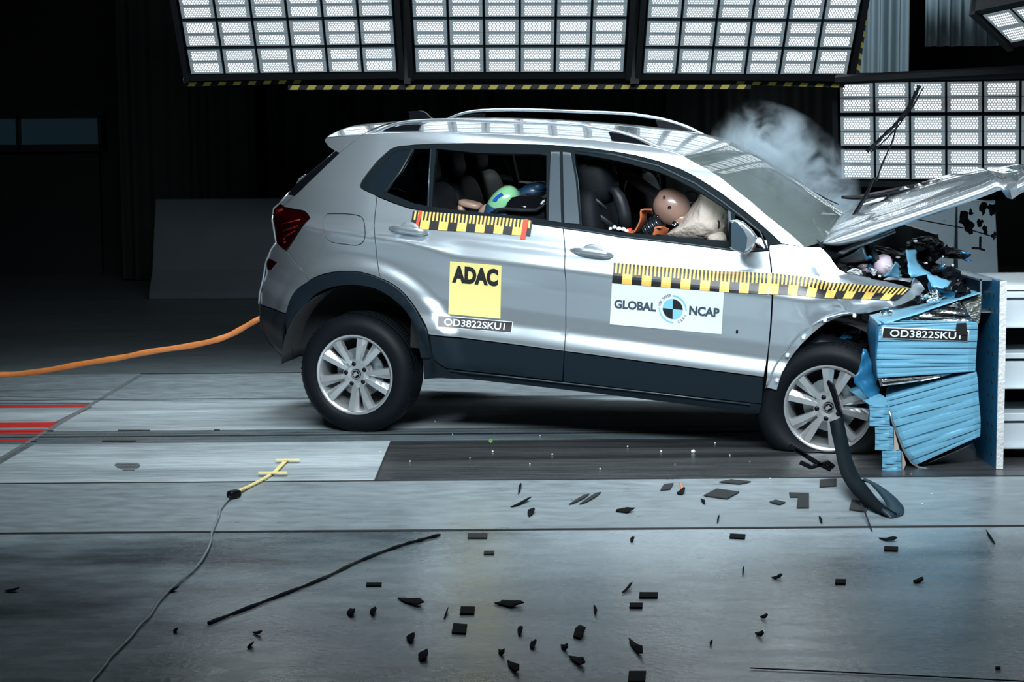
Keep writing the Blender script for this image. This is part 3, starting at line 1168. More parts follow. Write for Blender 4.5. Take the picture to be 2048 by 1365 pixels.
both('quarter_glass', GL_R1, M['glassdark'], off=-0.010, thick=0.004, gap=-0.003, step=0.04)
panel('quarter_glass', GL_R2, M['tint'], off=-0.010, thick=0.004, gap=-0.003, step=0.05)
panel('quarter_glass', GL_R2, M['painted_haze'], side=1, off=-0.010, thick=0.004, gap=-0.003, step=0.05)
both('quarter_glass', TRI, M['tint'], off=-0.010, thick=0.004, gap=-0.003, step=0.05)
both('mirror_sail', TRI, M['trimblack'], off=-0.035, thick=0.004, gap=-0.006, step=0.05)
both('pillar_cover', [(1101, 303), (1120, 303), (1123.5, 446), (1096, 442)], M['pillar'], off=0.0, thick=0.004, step=0.05)
both('pillar_cover', [(1125, 303), (1142, 305), (1152, 360), (1160, 449), (1128, 447)], M['pillar'], off=0.0, thick=0.004, step=0.05)
# bright lines: seal strips
st = MB()
for pts, r in (([(1145, 306), (1156, 360), (1163, 450)], 0.003), ([(862, 298), (858, 355), (857, 415)], 0.005), ([(826, 299), (800, 345), (769, 384)], 0.005)):
    st.tube([hit(x, y, -0.002) for x, y in pts], r, 6)
st.build('window_seal', M['pillar'], car, smooth=True)
bm_ = MB()
bm_.tube([hit(x, y, 0.003) for x, y in ((1066, 447), (1126, 456), (1165, 461.5), (1240, 473.5), (1329, 483.5), (1400, 492), (1460, 500), (1500, 502))], 0.005, 6, flat=(1, 0.5))
bm_.build('belt_moulding', M['pillar'], car, smooth=True)
fb = MB()
fb.tube([hit(x, y, fixed=0.80) for x, y in ((953, 351), (985, 359), (1018, 365), (1060, 369), (1100, 373))], 0.006, 6)
fb.build('belt_moulding', M['foil'], car, smooth=True)  # bright foil stands in for the highlight along the far belt
frl = MB()
frl.tube([hit(x, y, -0.003) for x, y in ((1150, 301), (1228, 310), (1316, 332), (1389, 367), (1444, 404), (1488, 438), (1520, 464), (1533, 497))], 0.006, 6, flat=(1, 0.4))
frl.build('window_seal', M['pillar'], car, smooth=True)


# ---- lofts across the car
def loft(name, rows, material, nj=24, thick=0.0, parent=None, pw=2.0, smooth=True):
    """rows: (x, z, half width, crown z, bulge x); the surface runs from the near side to the far side"""
    vs, fs = [], []
    for (x, z, w, cz, bx) in rows:
        for j in range(nj + 1):
            t = -1 + 2 * j / nj
            k = 1 - abs(t) ** pw
            vs.append((x + bx * k, w * t, z + cz * k))
    m = nj + 1
    for i in range(len(rows) - 1):
        for j in range(nj):
            a = i * m + j
            fs.append([a, a + m, a + m + 1, a + 1])
    o = mesh(name, vs, fs, material, parent or car, smooth=smooth)
    if thick:
        s = o.modifiers.new('thickness', 'SOLIDIFY')
        s.thickness = thick
        s.offset = -1
    return o


def srow(px, cz, bx, fixed=None, wadd=0.0):
    p = hit(*px, fixed=fixed)
    return (p.x, p.z, abs(p.y) + wadd, cz, bx)


roofc = [srow(p, 0, 0) for p in GUT]
rows = []
for i, r_ in enumerate(roofc):
    t = i / (len(roofc) - 1)
    rows.append((r_[0], r_[1], r_[2] - 0.002, 0.034 * math.sin(math.pi * min(1, 0.30 + 0.62 * t)) + 0.004, 0.09 * t ** 3 - 0.03 * (1 - t)))
# refine rows
def refine(rows, n):
    pts = [Vector((r[0], r[1], r[2])) for r in rows]
    c1 = catmull(pts, n)
    c2 = catmull([Vector((r[3], r[4], 0)) for r in rows], n)
    return [(a.x, a.y, a.z, b2.x, b2.y) for a, b2 in zip(c1, c2)]


roof = loft('roof', refine(rows, 4), M['paint'], nj=40, thick=0.012)
scr = [srow(p, 0, 0) for p in SCR]
rows = []
for i, r_ in enumerate(scr):
    t = i / (len(scr) - 1)
    rows.append((r_[0] - 0.002, r_[1] - 0.004, r_[2] - 0.004, 0.034 * math.sin(math.pi * 0.92) + 0.004 + 0.012 * t, 0.09 + 0.06 * t))
wind = loft('windscreen', refine(rows, 4), M['painted_haze'], nj=40)
# black frit band along the top of the screen and mirror base
fr_ = refine(rows, 4)[:3]
loft('windscreen_band', [(a, z_ - 0.004, w, c_, d_ - 0.002) for a, z_, w, c_, d_ in fr_], M['black'], nj=24)
# cowl at the foot of the screen
r0 = rows[-1]
loft('cowl_panel', [(r0[0] - 0.05, r0[1] + 0.02, r0[2] - 0.03, r0[3], r0[4]), (r0[0] + 0.01, r0[1] - 0.015, r0[2], r0[3], r0[4]), (r0[0] + 0.12, r0[1] - 0.05, r0[2] - 0.03, r0[3], r0[4])], M['black'], nj=24, thick=0.01)
# rear glass, tailgate, bumper back
rg = [srow(p, 0.0, -0.07) for p in ((672, 303), (640, 329.5), (606, 358), (577, 388.5))]
loft('rear_window', rg, M['glassdark'], nj=20, thick=0.005)
tg = [srow((577, 389), 0, -0.075), srow((560, 409), 0, -0.08), srow((549, 418), 0, -0.08), srow((546, 440), 0, -0.07), srow((554, 485.5), 0, -0.06)]
loft('tailgate', tg, M['paint'], nj=20, thick=0.01)
rb = [srow((554, 486), 0, -0.06), srow((543, 501), 0, -0.08), srow((533.4, 526), 0, -0.10), srow((528, 560), 0, -0.10), srow((521, 590), 0, -0.10), srow((520.6, 609), 0, -0.10)]
loft('bumper_back', rb, M['paint'], nj=20, thick=0.01)
rb = [srow((521, 610), 0, -0.10), srow((525, 659), 0, -0.10), srow((541, 687), 0, -0.08), srow((563, 709.5), 0, -0.05), srow((586, 716), 0, -0.02)]
loft('bumper_cladding', rb, M['clad'], nj=20, thick=0.01)
# rear wiper stub
wp = MB()
for k in range(3):
    wp.tube([hit(596 + 5 * k, 365 - 4 * k, fixed=-0.35), hit(600 + 5 * k, 357 - 4 * k, fixed=-0.35)], 0.006, 6)
wp.tube([hit(594, 367, fixed=-0.33), hit(612, 351, fixed=-0.33)], 0.006, 6)
wp.build('rear_wiper', M['steel'], car)

# spoiler: wedge that overhangs the rear window
sp = [(671, 302.5), (657.6, 293.5), (649, 282.5), (650.5, 278), (654, 274.5), (672, 273.2), (700, 271.5), (724, 270)]
spr = []
for i, p in enumerate(sp):
    r_ = srow(p, 0, 0)
    up = i >= 3
    spr.append((r_[0], r_[1], r_[2] - (0.0 if i in (0, 7) else 0.006), 0.030 if up else 0.020, -0.05 if i > 0 else -0.05))
spo = loft('spoiler', refine(spr, 2), M['paint'], nj=32)
both('spoiler_end', [(671, 302.5), (657.6, 293.5), (649.5, 282.5), (651, 278), (654, 275), (691, 272.5), (724, 270.5), (679, 306)], M['paint'], off=0.002, gap=0.001, step=0.02)


# ---- roof rails
def rail(side):
    z3 = cp(640, 210, 6.827, [(735, 385), (800, 352), (950, 285), (1100, 240), (1300, 213), (1600, 200), (2048, 203)])
    z1 = cp(1140, 220, 6.827, [(0, 188), (300, 222), (600, 272), (900, 360), (1100, 440), (1285, 525)])
    px = z3 + z1
    pts = [hit(x, y + 1.5, fixed=-0.555) for x, y in px]
    pts = catmull([Vector((p.x, side * -p.y, p.z)) for p in pts], 5)
    n = len(pts)
    rs = [0.017 * (0.35 + 0.65 * sstep(0, 0.10, i / n) * sstep(1, 0.86, i / n)) for i in range(n)]
    b = MB().tube(pts, rs, 12, flat=(0.55, 1.0))
    o = b.build('roof_rail', M['paint'], car, smooth=True)
    # black end feet under the rail
    f = MB()
    base_n = [hit(*q, fixed=-0.555) for q in cp(640, 210, 6.827, [(800, 385), (860, 350), (1000, 300), (1150, 275), (1385, 265), (1330, 375), (1000, 385)])]
    poly = [Vector((p.x, side * 0.546, p.z)) for p in base_n]
    f.prism(poly, (0, side * 0.018, 0))
    f.build('rail_foot', M['black'], o)
    f = MB()
    base_f = [hit(*q, fixed=-0.555) for q in cp(1140, 220, 6.827, [(530, 300), (700, 330), (900, 395), (1090, 480), (1130, 500), (900, 470), (580, 430)])]
    poly = [Vector((p.x, side * 0.546, p.z)) for p in base_f]
    f.prism(poly, (0, side * 0.018, 0))
    f.build('rail_foot', M['black'], o)


rail(-1)
rail(1)


def fin():
    q = cp(640, 210, 6.827, [(1222, 92), (1350, 82), (1400, 82), (1450, 108), (1520, 178), (1585, 200), (1560, 260), (1250, 260)])
    b = MB()
    p = [hit(*a, fixed=0.0) for a in q]
    b.prism([v + Vector((0, -0.012, 0)) for v in p], (0, 0.024, 0))
    o = b.build('antenna_fin', M['black'], car)
    bevel(o, 0.008, 3)


fin()


# ---- door handles
def handle(px, py, L):
    root_p = hit(px, py)
    cup = MB()
    c = hit(px + 1, py - 1, 0.001)
    cup.blob(c, (0.056, 0.007, 0.048), 2.2)
    cup.tube([c + Vector((0.058 * math.cos(a), -0.003, 0.046 * math.sin(a))) for a in [math.pi * 2 * k / 32 for k in range(33)]], 0.0018, 6, cap=False)
    co = cup.build('handle_recess', mat('recess_shade', (0.30, 0.34, 0.37), 0.4, 0.5), car, smooth=True)  # raised disc in a darker colour, painting the shade of the recess
    b = MB()
    n = 14
    pts, rs = [], []
    for i in range(n + 1):
        t = i / n
        x = px + (t - 0.5) * L
        y = py + (t - 0.5) * L * 0.135 - 2
        k = math.sin(math.pi * t) ** 0.45
        pts.append(hit(x, y, 0.010 + 0.030 * min(1, math.sin(math.pi * t) * 1.6)))
        rs.append(0.004 + 0.0125 * k)
    b.tube(pts, rs, 12, flat=(1.25, 0.7))
    b.build('door_handle', M['paint'], car, smooth=True)


handle(1184, 508, 86)
handle(818, 463, 80)


# ---- things laid onto the flank
def quad_grid(name, q, material, nu=10, nv=5, off=0.003, parent=None, thick=0.0012, fn=None):
    vs, fs = [], []
    pt = fn or (lambda x, y, o_: hit(x, y, o_))
    for j in range(nv + 1):
        for i in range(nu + 1):
            x, y = quad_uv(q, i / nu, j / nv)
            vs.append(pt(x, y, off))
    m = nu + 1
    for j in range(nv):
        for i in range(nu):
            a = j * m + i
            fs.append([a, a + m, a + m + 1, a + 1])
    o = mesh(name, vs, fs, material, parent or car)
    if thick > 0.0015:
        s = o.modifiers.new('thickness', 'SOLIDIFY')
        s.thickness = thick
        s.offset = -1
    return o


def decal_text(name, txt, q, material, parent, off=0.0045, bold=0.0, box=(0, 0, 1, 1), fn=None, spacing=1.0, loc=None):
    """box: u0,v0,u1,v1 inside the quad the lettering fills"""
    vs, fs, (x0, y0, x1, y1) = text_tris(txt, bold, spacing=spacing)
    pt = fn or (lambda x, y, o_: hit(x, y, o_))
    out = []
    for x, y in vs:
        u = box[0] + (box[2] - box[0]) * (x - x0) / (x1 - x0)
        v = box[3] + (box[1] - box[3]) * (y - y0) / (y1 - y0)
        p = pt(*quad_uv(q, u, v), off)
        out.append(p)
    return mesh(name, out, fs, material, parent, smooth=False)


def ruler(topl, botl, n, name='measuring_tape', off=0.0055, start=0):
    """yellow and black scale: polylines of the upper and lower edge, n alternating blocks"""
    def along(pl, t):
        ls = [math.dist(a, b2) for a, b2 in zip(pl, pl[1:])]
        s = t * sum(ls)
        for (a, b2), l in zip(zip(pl, pl[1:]), ls):
            if s <= l + 1e-9:
                k = s / l
                return (a[0] + (b2[0] - a[0]) * k, a[1] + (b2[1] - a[1]) * k)
            s -= l
        return pl[-1]
    b = MB()

    def P(t, v):
        a, c = along(topl, t), along(botl, t)
        return hit(a[0] + (c[0] - a[0]) * v, a[1] + (c[1] - a[1]) * v, off)
    cols = n * 5
    for c in range(cols):
        t0, t1 = c / cols, (c + 1) / cols
        blk_ = (c // 5 + start) % 2 == 0
        tick = (c + start) % 2 == 0
        for v0 in (0, 1, 2, 3, 4, 5, 6, 7):
            q = [P(t0, v0 / 8), P(t0, (v0 + 1) / 8), P(t1, (v0 + 1) / 8), P(t1, v0 / 8)]
            b.add(q, [[0, 1, 2, 3]], 1 if (tick if v0 < 4 else blk_) else 0)
    return b.build(name, [M['yellow'], M['inkblack']], car)


ruler([(826, 422), (900, 427), (1000, 435), (1065, 441.5)], [(820.5, 457), (900, 462), (1000, 468), (1060, 473)], 13)
for q in ([(839, 421), (845, 422), (835, 458), (829, 457)], [(1048, 438), (1057, 439), (1050, 479), (1040, 478)]):
    quad_grid('red_tape_strip', q, M['redtape'], 2, 6, 0.006)
DENT[0] = True
ruler([(1227.6, 526), (1330, 534.5), (1449, 542.5), (1539.5, 546.5)], [(1224, 566.5), (1354, 577.5), (1449, 584.8), (1536, 589)], 16)
DENT[0] = True
st1 = quad_grid('yellow_sticker', [(900, 523), (1003, 531.6), (1000.5, 638), (896.7, 628.5)], M['adac'])
decal_text('lettering', 'ADAC', [(900, 523), (1003, 531.6), (1000.5, 638), (896.7, 628.5)], M['inkblack'], st1, bold=0.06, box=(0.05, 0.07, 0.94, 0.40), spacing=1.0)
PQ = [(875.4, 631), (1026, 644), (1023, 666.6), (874.5, 654.5)]
st2 = quad_grid('test_number_plate', PQ, M['white'], 10, 2, 0.0035)


def sub(q, u0, v0, u1, v1):
    return [quad_uv(q, u0, v0), quad_uv(q, u1, v0), quad_uv(q, u1, v1), quad_uv(q, u0, v1)]


quad_grid('plate_field', sub(PQ, 0.008, 0.05, 0.992, 0.95), M['inkblack'], 10, 2, 0.0045, st2)
decal_text('lettering', 'OD3822SKU1', PQ, M['white'], st2, 0.006, bold=0.012, box=(0.09, 0.2, 0.90, 0.80))
NQ = [(1223.8, 567), (1448, 585), (1443, 669), (1219.6, 649)]
st3 = quad_grid('white_sticker', NQ, M['white'], 14, 6, 0.0035)
decal_text('lettering', 'GLOBAL', NQ, M['ink'], st3, 0.005, bold=0.042, box=(0.03, 0.385, 0.405, 0.60))
decal_text('lettering', 'NCAP', NQ, M['ink'], st3, 0.005, bold=0.042, box=(0.70, 0.385, 0.97, 0.61))


def roundel():
    cx, cy = 1345.5, 618.5
    R = 20.2

    def pt(r, a, off=0.005):
        # the sticker leans with the car: skewed circle
        return hit(cx + r * math.cos(a), cy - r * math.sin(a) + 0.085 * r * math.cos(a) * 1.0, off)
    b = MB()
    tilt = math.radians(-1)
    for k in range(4):
        a0 = tilt + k * math.pi / 2
        n = 10
        vs = [pt(0, 0)] + [pt(R, a0 + math.pi / 2 * i / n) for i in range(n + 1)]
        b.add(vs, [[0, i + 1, i + 2] for i in range(n)], 0 if k in (0, 2) else 1)
    for a0, a1 in ((-3, 90), (178, 272)):
        n = 18
        vs = []
        for i in range(n + 1):
            a = math.radians(a0 + (a1 - a0) * i / n)
            vs += [pt(25.2, a), pt(28.2, a)]
        b.add(vs, [[2 * i, 2 * i + 1, 2 * i + 3, 2 * i + 2] for i in range(n)], 1)
    b.build('round_emblem', [M['inkblack'], M['cyan']], st3)

    def ring(txt, a0, a1, r, h, inward):
        n = len(txt)
        V, Fc = [], []
        for i, ch in enumerate(txt):
            if ch == ' ':
                continue
            a = math.radians(a0 + (a1 - a0) * (i + 0.5) / n)
            vs, fs, (x0, y0, x1, y1) = text_tris(ch)
            s = h / 0.7
            k = len(V)
            for x, y in vs:
                xx, yy = (x - (x0 + x1) / 2) * s, (y - 0.35) * s
                if inward:
                    xx, yy = -xx, -yy
                rr = r + yy
                aa = a - xx / r
                V.append(pt(rr, aa))
            Fc += [[q + k for q in f] for f in fs]
        mesh('lettering', V, Fc, M['ink'], st3, smooth=False)
    ring('FOR SAFER', 172, 96, 27.3, 5.0, False)
    ring('CARS', 290, 342, 27.3, 5.0, True)


roundel()
dm = MB().blob(hit(1474, 664, 0.001), (0.006, 0.002, 0.011), 2)
dm.build('paint_chip', M['shard'], car, smooth=True)


# ---- wing mirror
def mirror():
    def D(x, y, yy):
        return hit(x, y, fixed=yy)
    z6 = lambda pts: cp(1240, 350, 6.827, pts)
    outer = z6([(1490, 622), (1600, 608), (1690, 640), (1800, 740), (1880, 850), (1830, 975), (1780, 1050), (1712, 1087), (1630, 1062), (1530, 1020), (1490, 985)])
    c = (1487, 472)
    V, Fc = [], []
    rings = [(0.80, -1.055), (0.95, -1.045), (1.0, -1.02), (1.0, -0.97), (0.9, -0.93), (0.6, -0.915), (0.05, -0.91)]
    n = len(outer)
    for s, yy in rings:
        for x, y in outer:
            V.append(D(c[0] + (x - c[0]) * s, c[1] + (y - c[1]) * s, yy))
    for i in range(len(rings) - 1):
        for k in range(n):
            Fc.append([i * n + k, i * n + (k + 1) % n, (i + 1) * n + (k + 1) % n, (i + 1) * n + k])
    Fc.append(list(range(n))[::-1])
    o = mesh('wing_mirror', V, Fc, M['paint'], car)
    bevel(o, 0.01, 2, 20)
    gp = z6([(1520, 655), (1560, 640), (1600, 650), (1680, 740), (1735, 850), (1722, 1000), (1696, 1055), (1640, 1048), (1545, 1012), (1515, 980)])
    b = MB().prism([D(x, y, -1.062) for x, y in gp], (0, 0.012, 0))
    b.build('mirror_glass', mat('mirror_glass_dark', (0.10, 0.16, 0.21), 0.08, 0.6), o)
    s = MB().prism([D(x, y, -1.066) for x, y in z6([(1487, 640), (1512, 655), (1508, 990), (1484, 975)])], (0, 0.03, 0))
    s.build('mirror_edge', M['black'], o)
    s = MB().prism([D(x, y, -1.05) for x, y in z6([(1742, 950), (1832, 945), (1800, 985), (1748, 992)])], (0, 0.012, 0))
    s.build('indicator', M['orange'], o)
    s = MB().prism([D(x, y, -1.05) for x, y in z6([(1740, 870), (1875, 862), (1874, 868), (1740, 880)])], (0, 0.008, 0))
    s.build('mirror_ridge', M['black'], o)
    ft = MB().tube([D(1500, 492, -0.86), D(1492, 494, -0.93)], 0.03, 10)
    ft.build('mirror_foot', M['black'], o, smooth=True)
    # triangular plate on the A-pillar inside the quarter window
    tr = MB().prism([hit(x, y, -0.004) for x, y in ((1457, 420), (1462, 424), (1466, 488), (1459, 488))], (0, -0.01, 0))
    tr.build('window_divider', M['pillar'], car)


mirror()


# ---- front wing, crumpled
WING = [(1539, 502), (1540, 491.5), (1564, 489), (1607, 494), (1642, 495.5), (1650, 503), (1658, 511), (1667, 525), (1677, 538), (1689, 545), (1701, 549), (1730, 555), (1768, 562), (1800, 570), (1822, 577), (1826, 563), (1830, 556), (1842, 566), (1850.5, 578), (1842, 588), (1832, 595), (1808, 608), (1785, 615), (1768, 619), (1735, 627), (1704, 629.5), (1684, 632), (1654, 645), (1640, 655), (1624, 668.5), (1602, 690), (1586, 709.6), (1572, 731.5), (1564, 746.6), (1557, 770), (1553.5, 781), (1531, 775), (1533.7, 755), (1537, 706), (1543, 650), (1546, 595), (1545, 560), (1543, 530)]
wing = panel('front_wing', WING, M['paint'], step=0.022, zstep=0.016, gap=0.001)
ruler([(1540, 545.6), (1580, 550), (1620, 554.5), (1661, 565), (1701, 568), (1768, 573.5), (1821, 578.5)], [(1538, 589), (1591, 590.5), (1639, 596.5), (1714, 598), (1768, 600), (1789, 602), (1796, 600)], 14, start=1)
DENT[0] = False
panel('front_wing', [(1540, 491.5), (1607, 494), (1642, 495), (1700, 500), (1768, 510), (1840, 525), (1850, 578), (1832, 595), (1768, 619), (1704, 629.5), (1654, 645), (1602, 690), (1564, 746), (1531, 775), (1543, 650), (1545, 560)], M['paint'], side=1, step=0.05)
# inner flange of the wheel arch and its bright clips
flp = cp(1520, 600, 7.3, [(80, 1290), (150, 1160), (200, 1000), (290, 850), (420, 680), (560, 520), (720, 400), (860, 320), (990, 260), (1200, 205), (1560, 175)])
fl_ = MB()
fl_.tube([hit(x, y, 0.006) for x, y in flp], 0.0045, 6, flat=(1, 0.5))
fl_.build('wing_flange', M['paint'], car, smooth=True)
cl = MB()
for x, y in cp(1520, 600, 7.3, [(637, 552), (400, 812), (250, 1175), (1380, 232), (950, 300)]):
    p = hit(x, y, 0.012)
    cl2 = MB().blob(p, (0.009, 0.010, 0.009), 4)
    cl2.build('trim_clip', M['chip'], car, smooth=True)


# ---- wheels
def wheel(name, hub, phase, flat=False, steer=0):
    w = empty(name, hub, car)
    # +Y of the wheel points inwards, the visible face looks to -Y
    t = MB()
    prof = [(0.215, -0.078), (0.221, -0.092), (0.236, -0.100), (0.262, -0.106), (0.287, -0.100), (0.304, -0.088), (0.317, -0.072), (0.323, -0.058)]
    for k in range(4):                         # tread ribs
        y0 = -0.050 + k * 0.034
        prof += [(0.326, y0), (0.326, y0 + 0.024), (0.317, y0 + 0.026), (0.317, y0 + 0.032)]
    prof += [(0.326, 0.09), (0.305, 0.104), (0.262, 0.112), (0.215, 0.09)]
    t.lathe(prof, 96)
    if flat:
        HM = CARM @ Matrix.Translation(hub)
        HI = HM.inverted()
        for i, v in enumerate(t.v):
            g = HM @ v
            r = math.hypot(v.x, v.z)
            if r > 0.23:
                low = sstep(0.22, -0.02, g.z)
                back = sstep(0.10, -0.30, v.x) * sstep(0.25, -0.1, v.z)
                g.x -= 0.045 * back
                g.y -= 0.02 * low * (1 if v.y < 0 else 0)
                if g.z < 0.004:
                    g.z = 0.004 + 0.02 * (v.y + 0.1) * 0
                t.v[i] = HI @ g
    else:
        HM = CARM @ Matrix.Translation(hub)
        HI = HM.inverted()
        for i, v in enumerate(t.v):
            g = HM @ v
            if g.z < 0.003:
                g.z = 0.003
                t.v[i] = HI @ g
    gr = t                                     # shallow cross grooves at the shoulder
    for k in range(60):
        a = 2 * math.pi * k / 60
        if flat and math.sin(a) < -0.2:
            continue
        if not flat and math.sin(a) < -0.85:
            continue
        for (ya, yb) in ((-0.074, -0.056),):
            p0 = Vector((0.3165 * math.cos(a), ya, 0.3165 * math.sin(a)))
            p1 = Vector((0.326 * math.cos(a), yb, 0.326 * math.sin(a)))
            gr.tube([p0, p1], 0.003, 4)
    t.build('tyre', M['rubber'], w, smooth=True)
    rim = MB()
    rim.lathe([(0.2185, -0.094), (0.2195, -0.088), (0.217, -0.080), (0.207, -0.078), (0.203, -0.072), (0.196, -0.05), (0.188, 0.0), (0.188, 0.085), (0.205, 0.095), (0.205, 0.100), (0.184, 0.090), (0.184, 0.0), (0.192, -0.055), (0.200, -0.080), (0.2095, -0.094), (0.2185, -0.094)], 72)
    ro = rim.build('rim', M['alloy'], w, smooth=True)

    def PP(r, a, y):
        return Vector((r * math.cos(a), y, r * math.sin(a)))
    for k in range(5):
        c0 = math.radians(phase + 72 * k)
        sp_ = MB()
        for sgn in (1, -1):
            # each twin blade: section from hub to rim; outer flat facet + sloping inner facet towards the groove
            rs = [0.050, 0.085, 0.12, 0.16, 0.203]
            edge_o = [29.5, 25.5, 24.0, 23.0, 22.5]
            mid = [9.0, 8.5, 10.0, 11.5, 12.5]
            edge_i = [2.0, 2.6, 3.4, 4.0, 4.4]
            yt = [-0.070, -0.078, -0.082, -0.086, -0.088]
            V = []
            for r, o1, m1, i1, y in zip(rs, edge_o, mid, edge_i, yt):
                A = lambda d_: c0 + sgn * math.radians(d_)
                V += [PP(r, A(o1), y + 0.030), PP(r, A(o1 - 0.8), y), PP(r, A(m1), y - 0.002), PP(r, A(i1), y + 0.014), PP(r, A(i1), y + 0.034)]
            Fc = []
            for i in range(4):
                for j in range(4):
                    a = i * 5 + j
                    q = [a, a + 1, a + 6, a + 5]
                    Fc.append(q if sgn > 0 else q[::-1])
                a = i * 5
                q = [a + 4, a, a + 5, a + 9]
                Fc.append(q if sgn > 0 else q[::-1])
            sp_.add(V, Fc)
        sp_.build('spoke', M['alloy'], w)
    h = MB()
    h.lathe([(0.0, -0.062), (0.030, -0.062), (0.031, -0.070), (0.048, -0.074), (0.074, -0.071), (0.080, -0.055), (0.080, -0.02), (0.0, -0.02)], 40)
    h.build('hub_centre', M['alloy'], w, smooth=False)
    for k in range(5):
        a = math.radians(phase + 36 + 72 * k + 1)
        p = PP(0.057, a, -0.0745)
        n_ = MB()
        n_.blob(p, (0.0125, 0.004, 0.0125), 2)
        n_.blob(p + Vector((0, -0.003, 0)), (0.0085, 0.006, 0.0085), 3)
        n_.build('wheel_bolt', M['black'], w, smooth=True)
    cp_ = MB()
    cp_.lathe([(0.0, -0.0715), (0.024, -0.0715), (0.026, -0.069), (0.026, -0.062)], 32)
    cap = cp_.build('centre_cap', M['black'], w)
    em = MB()
    em.lathe([(0.0215, -0.0722), (0.0215, -0.0732), (0.0235, -0.0732), (0.0235, -0.0722)], 32)
    # winged arrow mark
    ar = [(-0.014, -0.010), (-0.004, -0.014), (0.004, -0.004), (0.016, 0.002), (0.008, 0.004), (0.002, 0.014), (-0.002, 0.012), (-0.002, 0.006), (-0.008, 0.011), (-0.008, 0.004), (-0.014, 0.006), (-0.012, -0.001)]
    em.prism([Vector((x, -0.0725, z)) for x, z in ar], (0, -0.0012, 0))
    em.build('emblem', M['alloy'], cap)
    bd_ = MB()
    bd_.lathe([(0.05, -0.005), (0.135, -0.005), (0.135, 0.012), (0.05, 0.012)], 40)
    bd_.build('brake_disc', M['steel'], w)
    dd = MB().lathe([(0.0, 0.05), (0.186, 0.05)], 40)
    dd.build('brake_shield', M['dark'], w)
    return w


wheel('rear_wheel', Vector((0, -0.745, 0.326)), 66)
fh = hit(1656, 817, fixed=-0.83)
fh.y = -0.745
wheel('front_wheel', fh, 81, flat=True)


def far_wheel(name, x, z):
    w = empty(name, (x, 0.80, z), car)
    t = MB()
    t.lathe([(0.215, -0.09), (0.262, -0.106), (0.304, -0.088), (0.326, -0.05), (0.326, 0.09), (0.262, 0.106), (0.215, 0.09)], 64)
    t.build('tyre', M['rubber'], w, smooth=True)
    r = MB()
    r.lathe([(0.0, -0.05), (0.2, -0.06), (0.218, -0.09), (0.218, 0.09), (0.2, 0.07), (0.0, 0.05)], 48)
    r.build('rim', M['alloy'], w)
    return w




far_wheel('rear_wheel', 0.0, 0.335)
far_wheel('front_wheel', fh.x + 0.04, 0.43)

# wheel housings and dark inner structure
def housing(cx, cz, r, side, a0=-20, a1=200, y0=0.62, y1=0.84):
    vs, fs = [], []
    n = 28
    for i in range(n + 1):
        a = math.radians(a0 + (a1 - a0) * i / n)
        for y in (y1, y0 - 0.02, y0 - 0.2):
            rr = r if y > y0 - 0.1 else r * 0.15
            vs.append((cx + rr * math.cos(a), side * y, cz + rr * math.sin(a)))
    for i in range(n):
        for j in range(2):
            k = i * 3 + j
            fs.append([k, k + 3, k + 4, k + 1])
    o = mesh('wheel_housing', vs, fs, M['dark'], car)
    s = o.modifiers.new('thickness', 'SOLIDIFY')
    s.thickness = 0.004


housing(0.0, 0.36, 0.44, -1, 0, 183, y0=0.58, y1=0.80)
housing(fh.x - 0.02, fh.z + 0.02, 0.40, -1, -10, 185, y0=0.52, y1=0.74)
b = MB()
b.box((-0.46, -0.50, 0.42), (-0.30, 0.50, 0.70))
b.box((-0.45, -0.5, 0.40), (0.50, 0.5, 0.78))
b.box((0.44, -0.79, 0.36), (2.20, 0.79, 0.50))
b.box((2.15, -0.60, 0.40), (2.62, 0.60, 1.05))
b.build('underbody', M['dark'], car)
# liner mass behind the torn arch edge and soft bulged liner above the front tyre
b = MB()
lp = cp(1520, 600, 7.3, [(560, 760), (700, 640), (900, 580), (1150, 640), (1300, 720), (1250, 830), (1050, 850), (800, 800)])
cx = sum(p[0] for p in lp) / len(lp)
b.tube([hit(x, y, fixed=-0.72) for x, y in cp(1520, 600, 7.3, [(480, 900), (650, 720), (900, 640), (1150, 700), (1300, 800)])], [0.03, 0.05, 0.055, 0.05, 0.03], 12)
b.tube([hit(x, y, fixed=-0.74) for x, y in cp(1520, 600, 7.3, [(820, 780), (1000, 830), (1200, 780), (1300, 700)])], [0.02, 0.035, 0.035, 0.02], 12)
b.build('arch_liner', M['black'], car, smooth=True)


# ---- cabin
def rbox(c, r, p, mtx, material, name, parent=None, nu=28, nv=16, fn=None):
    b = MB().blob(c, r, p, mtx, nu, nv, fn=fn)
    return b.build(name, material, parent or car, smooth=True)


b = MB()
b.box((0.35, -0.74, 0.42), (2.25, 0.74, 0.52))
b.build('cabin_floor', M['dark'], car)
# inner door cards and trims below the belt on both sides
for s in (-1, 1):
    d = MB()
    d.box((0.30, s * 0.78 - 0.02, 0.5), (1.10, s * 0.78 + 0.02, 1.20))
    d.box((1.16, s * 0.78 - 0.02, 0.5), (2.15, s * 0.78 + 0.02, 1.14))
    d.build('door_trim', M['dark'], car)
hd = MB()
RL = refine([(r_[0], r_[1] - 0.030, r_[2] - 0.02, 0.03, 0.0) for r_ in roofc], 1)
loft('headlining', RL, M['dark'], nj=10)
# dashboard
rbox((2.22, 0.0, 1.02), (0.22, 0.72, 0.15), 4, Matrix.Identity(4), M['dark'], 'dashboard')
rbox((-0.20, 0, 0.98), (0.32, 0.66, 0.20), 6, Matrix.Identity(4), M['dark'], 'parcel_shelf')
TY = lambda a: Matrix.Rotation(math.radians(a), 4, 'Y')


